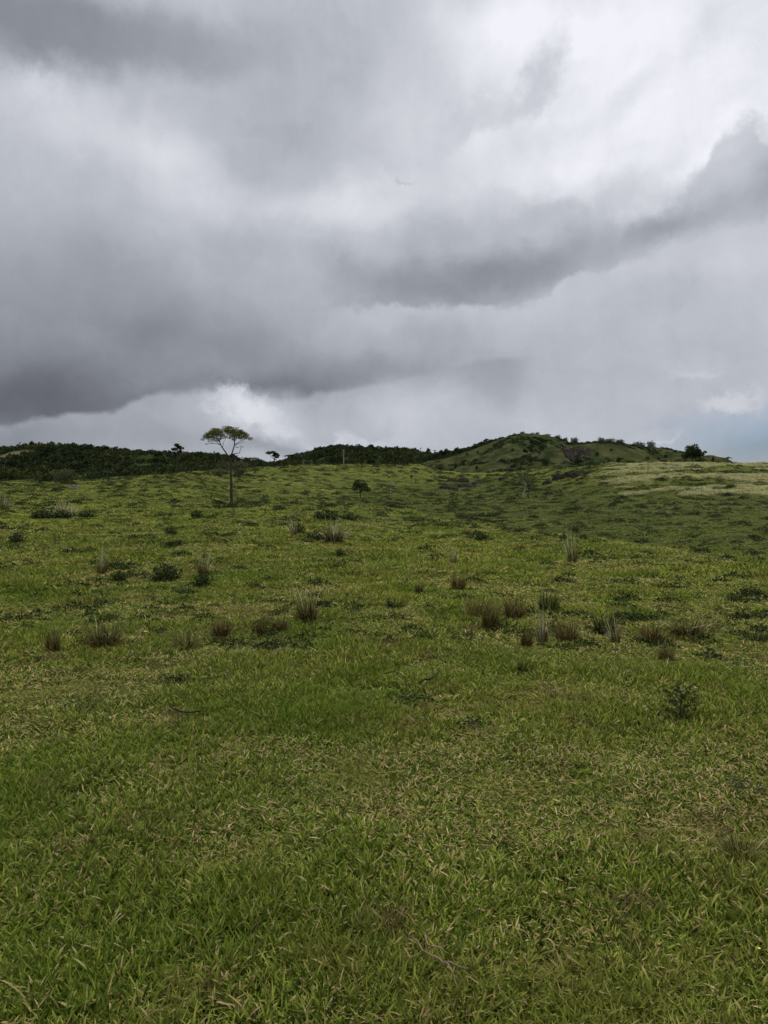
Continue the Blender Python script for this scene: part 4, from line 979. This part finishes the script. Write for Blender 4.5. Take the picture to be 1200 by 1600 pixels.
for a in [('weed', 467, 840, 26, 28, 'upright dark leafy weed up the slope, left of the plumed tussock'), ('weed', 493, 846, 44, 20, 'wide low weed between the upright weed and the plumed tussock'), ('weed', 545, 846, 24, 12, 'small weed just right of the plumed tussock'),
          ('weed', 267, 840, 28, 22, 'dark weed clump on the left slope below the umbrella tree'), ('weed', 25, 852, 34, 22, 'dark weed clump near the left edge'), ('low_weed', 8, 851, 22, 10, 'flat weed at the left edge beside the dark clump'), ('weed', 316, 920, 40, 32, 'dark bushy weed, right part of the left thicket'),
          ('weed', 258, 912, 62, 38, 'tall tangled weed in the middle of the left thicket'), ('weed', 188, 912, 24, 22, 'small dark weed at the left of the left thicket'), ('low_weed', 285, 930, 50, 20, 'brownish flat weed under the left thicket'), ('low_weed', 578, 908, 50, 12, 'flat dark weed patch up from the largest tussock'),
          ('weed', 752, 848, 26, 17, 'compact dark weed on the slope right of centre'), ('weed', 531, 872, 20, 18, 'compact dark weed below the plumed tussock'), ('weed', 508, 814, 50, 22, 'left half of the long dark weed hedge before the valley'), ('weed', 548, 816, 46, 18, 'right half of the long dark weed hedge before the valley'),
          ('weed', 70, 812, 46, 20, 'left weed of the long dark row at the far left'), ('weed', 100, 812, 30, 18, 'middle weed of the long dark row at the far left'), ('weed', 135, 812, 46, 18, 'right weed of the long dark row at the far left'), ('weed', 308, 810, 24, 16, 'dark weed left of the umbrella tree foot'),
          ('low_weed', 255, 808, 34, 10, 'low weed strip left of the umbrella tree'), ('low_weed', 592, 800, 60, 10, 'low weed strip on the edge of the valley'), ('low_weed', 650, 816, 70, 14, 'long weed strip along the valley edge, centre'), ('low_weed', 720, 822, 60, 14, 'weed strip along the valley edge, right of centre'),
          ('low_weed', 800, 832, 60, 14, 'weed strip along the valley edge above the slim straw tussock'), ('weed', 880, 845, 16, 12, 'small dark weed on the crest beside the slim straw tussock'), ('weed', 912, 846, 20, 14, 'dark pointed weed on the crest right of the slim straw tussock'), ('low_weed', 1005, 850, 60, 16, 'dark weed strip on the crest at the right'),
          ('low_weed', 1010, 868, 50, 12, 'flat dark weed below the crest strip at the right'), ('low_weed', 1130, 888, 60, 10, 'flat grey-green weed near the right edge'), ('low_weed', 280, 1072, 66, 30, 'dark bluish creeping weed in the grass at the left'), ('low_weed', 640, 1100, 90, 26, 'large dark creeping weed in the centre grass'),
          ('low_weed', 738, 1140, 90, 26, 'dark creeping weed below right of the centre one'), ('low_weed', 135, 1108, 100, 22, 'dull creeping weed patch near the left edge'), ('low_weed', 905, 968, 60, 24, 'green leafy weed behind the right-hand tussocks'), ('low_weed', 975, 970, 60, 20, 'green leafy weed between the dark and wide brown tussocks'),
          ('low_weed', 720, 1000, 60, 20, 'leafy weed at the foot of the upright brown tussock'), ('low_weed', 165, 945, 60, 14, 'flat dark weed below the pale-plumed left tussock'), ('low_weed', 110, 845, 40, 10, 'thin dark weed strip on the left slope'), ('low_weed', 120, 865, 22, 9, 'tiny dark weed below the strip on the left slope'),
          ('low_weed', 1100, 970, 50, 16, 'dark leafy weed above the spreading green tussock'), ('low_weed', 1150, 1040, 60, 14, 'dark flat weed near the right edge below the low tussock'), ('low_weed', 1160, 1240, 110, 26, 'faint bluish creeping weed in the near grass at the right'), ('weed', 435, 800, 30, 12, 'dark weed left of the long hedge, near the ridge'), ('low_weed', 480, 790, 40, 8, 'low weed on the shoulder above the long hedge')]:
    weed(*a)
# the sapling at the right
def sapling():
    p = hit(1066, 1131); k = size_px(p, 1.0); root = empty('sapling'); root.location = p; g = np.random.default_rng(9)
    t = MB(); c = MB(); t.tube([(-3 * k, 0, -4 * k), (-4 * k, 0, 20 * k), (-2 * k, 0, 42 * k), (-6 * k, 0, 62 * k)], [1.3 * k, 1.1 * k, .8 * k, .4 * k], 6)
    for i in range(22):
        z = (6 + 48 * i / 22) * k; a = i * 2.4; ln = (30 - 12 * abs(i / 22 - .5)) * k * (.7 + .4 * g.random())
        q = (-3 * k + ln * math.cos(a), ln * .9 * math.sin(a), z + 10 * k)
        limb(t, (-3 * k, 0, z), q, .6 * k, .25 * k, g)
        for f in (.35, .6, .85, 1.0):
            c.leaves(ellip(g, 11, (-3 * k + (q[0] + 3 * k) * f, q[1] * f, z + 10 * k * f), 5 * k, 5 * k, 3.5 * k, .1), 3.6 * k, i * 7 + int(f * 10), .6)
    t.obj('stem', DTWIG, root); c.obj('leaves', SAPL, root)
    tag(root, 'small dark leafy sapling alone in the near grass at the right', 'sapling')
SAPL = leaf_mat('sapling_leaves', [(0, (.020, .028, .008)), (.6, (.050, .066, .016)), (1, (.10, .12, .03))], .5, .25)
sapling()
# sticks lying on the turf
def lie(px, py, dz): p = hit(px, py); return (p.x, p.y, p.z + dz)
def stick(name, paths, mat, label, dz=.058, n=7):
    m = MB(); mid = Vector(lie(*paths[0][0][len(paths[0][0]) // 2], 0)); k = size_px(mid, 1.0)
    for pts, r0, r1 in paths:
        q = [Vector(lie(x, y, dz + .008 * math.sin(i * 2.1))) - mid for i, (x, y) in enumerate(pts)]
        m.tube(q, [(r0 + (r1 - r0) * i / (len(q) - 1)) * k for i in range(len(q))], n)
    o = m.obj(name, mat, None, True); o.location = mid
    return tag(o, label, name.replace('_', ' ') if False else 'stick')
stick('forked_twig', [([(643, 1492), (652, 1500), (660, 1510), (674, 1520), (686, 1528), (696, 1534)], 1.2, 2.2), ([(694, 1533), (704, 1534), (716, 1537), (729, 1541)], 1.9, .9), ([(694, 1533), (700, 1540), (708, 1549), (715, 1560)], 1.5, .7)], TWIG, 'forked brown twig lying on the near grass at the bottom')
stick('short_twig', [([(664, 1486), (665, 1494), (668, 1502), (677, 1507), (688, 1511), (697, 1516)], 1.9, 1.5)], TWIG, 'short bent brown twig just above the forked one')
stick('dark_stick', [([(265, 1116), (270, 1122), (282, 1125), (297, 1127), (310, 1127), (320, 1124), (328, 1119)], 1.4, .9)], DTWIG, 'thin dark curved stick lying in the grass at the left', .06)
stick('dark_branch', [([(655, 1086), (663, 1082), (672, 1078), (680, 1074), (686, 1068), (684, 1063)], 1.6, 1.0), ([(600, 1070), (615, 1068), (630, 1072)], .8, .5)], DTWIG, 'dark hooked branch end by the large creeping weed', .09)
stick('pale_twig', [([(205, 1020), (212, 1012), (218, 1004), (219, 998)], .7, .4), ([(212, 1012), (222, 1008), (228, 1003)], .5, .3), ([(175, 1045), (200, 1034), (222, 1025), (230, 1015)], .5, .3)], TWIG, 'pale dead twigs behind the wide green and brown tussock', .06)
stick('straw_stalk', [([(82, 1169), (87, 1166), (92, 1165), (97, 1167), (101, 1170)], .9, .5)], TWIG, 'small curved straw stalk in the near grass at the left', .06)
stick('bent_stalk', [([(738, 1454), (746, 1450), (752, 1448), (758, 1449), (763, 1453), (767, 1459)], .8, .5)], TWIG, 'bent straw stalk above right of the forked twig', .06)
def flower(px, py, d, label):
    p = hit(px, py); k = size_px(p, 1.0); root = empty('yellow_flower'); root.location = p
    s_ = MB(); s_.tube([(0, 0, 0), (.01, 0, .09)], .0025, 5); s_.obj('stalk', BLADE, root)
    h = MB(); n = 9
    for i in range(n):
        a = i * 2 * math.pi / n; u = np.array([math.cos(a), math.sin(a), .25]); w = np.array([-math.sin(a), math.cos(a), 0]) * .4
        c = np.array([.01, 0, .09]); r = d * k * .5
        h.add([c, c + (u * .6 + w) * r, c + u * r, c + (u * .6 - w) * r], [(0, 1, 2, 3)], .5)
    h.obj('petals', YEL, root); tag(root, label, 'flower')
flower(226, 1000, 5.5, 'single yellow flower by the pale dead twigs')
flower(1180, 1525, 5, 'tiny yellow flower in the near grass at the bottom right')
for q in list(K.values()) + list(T.values()): q.drop()
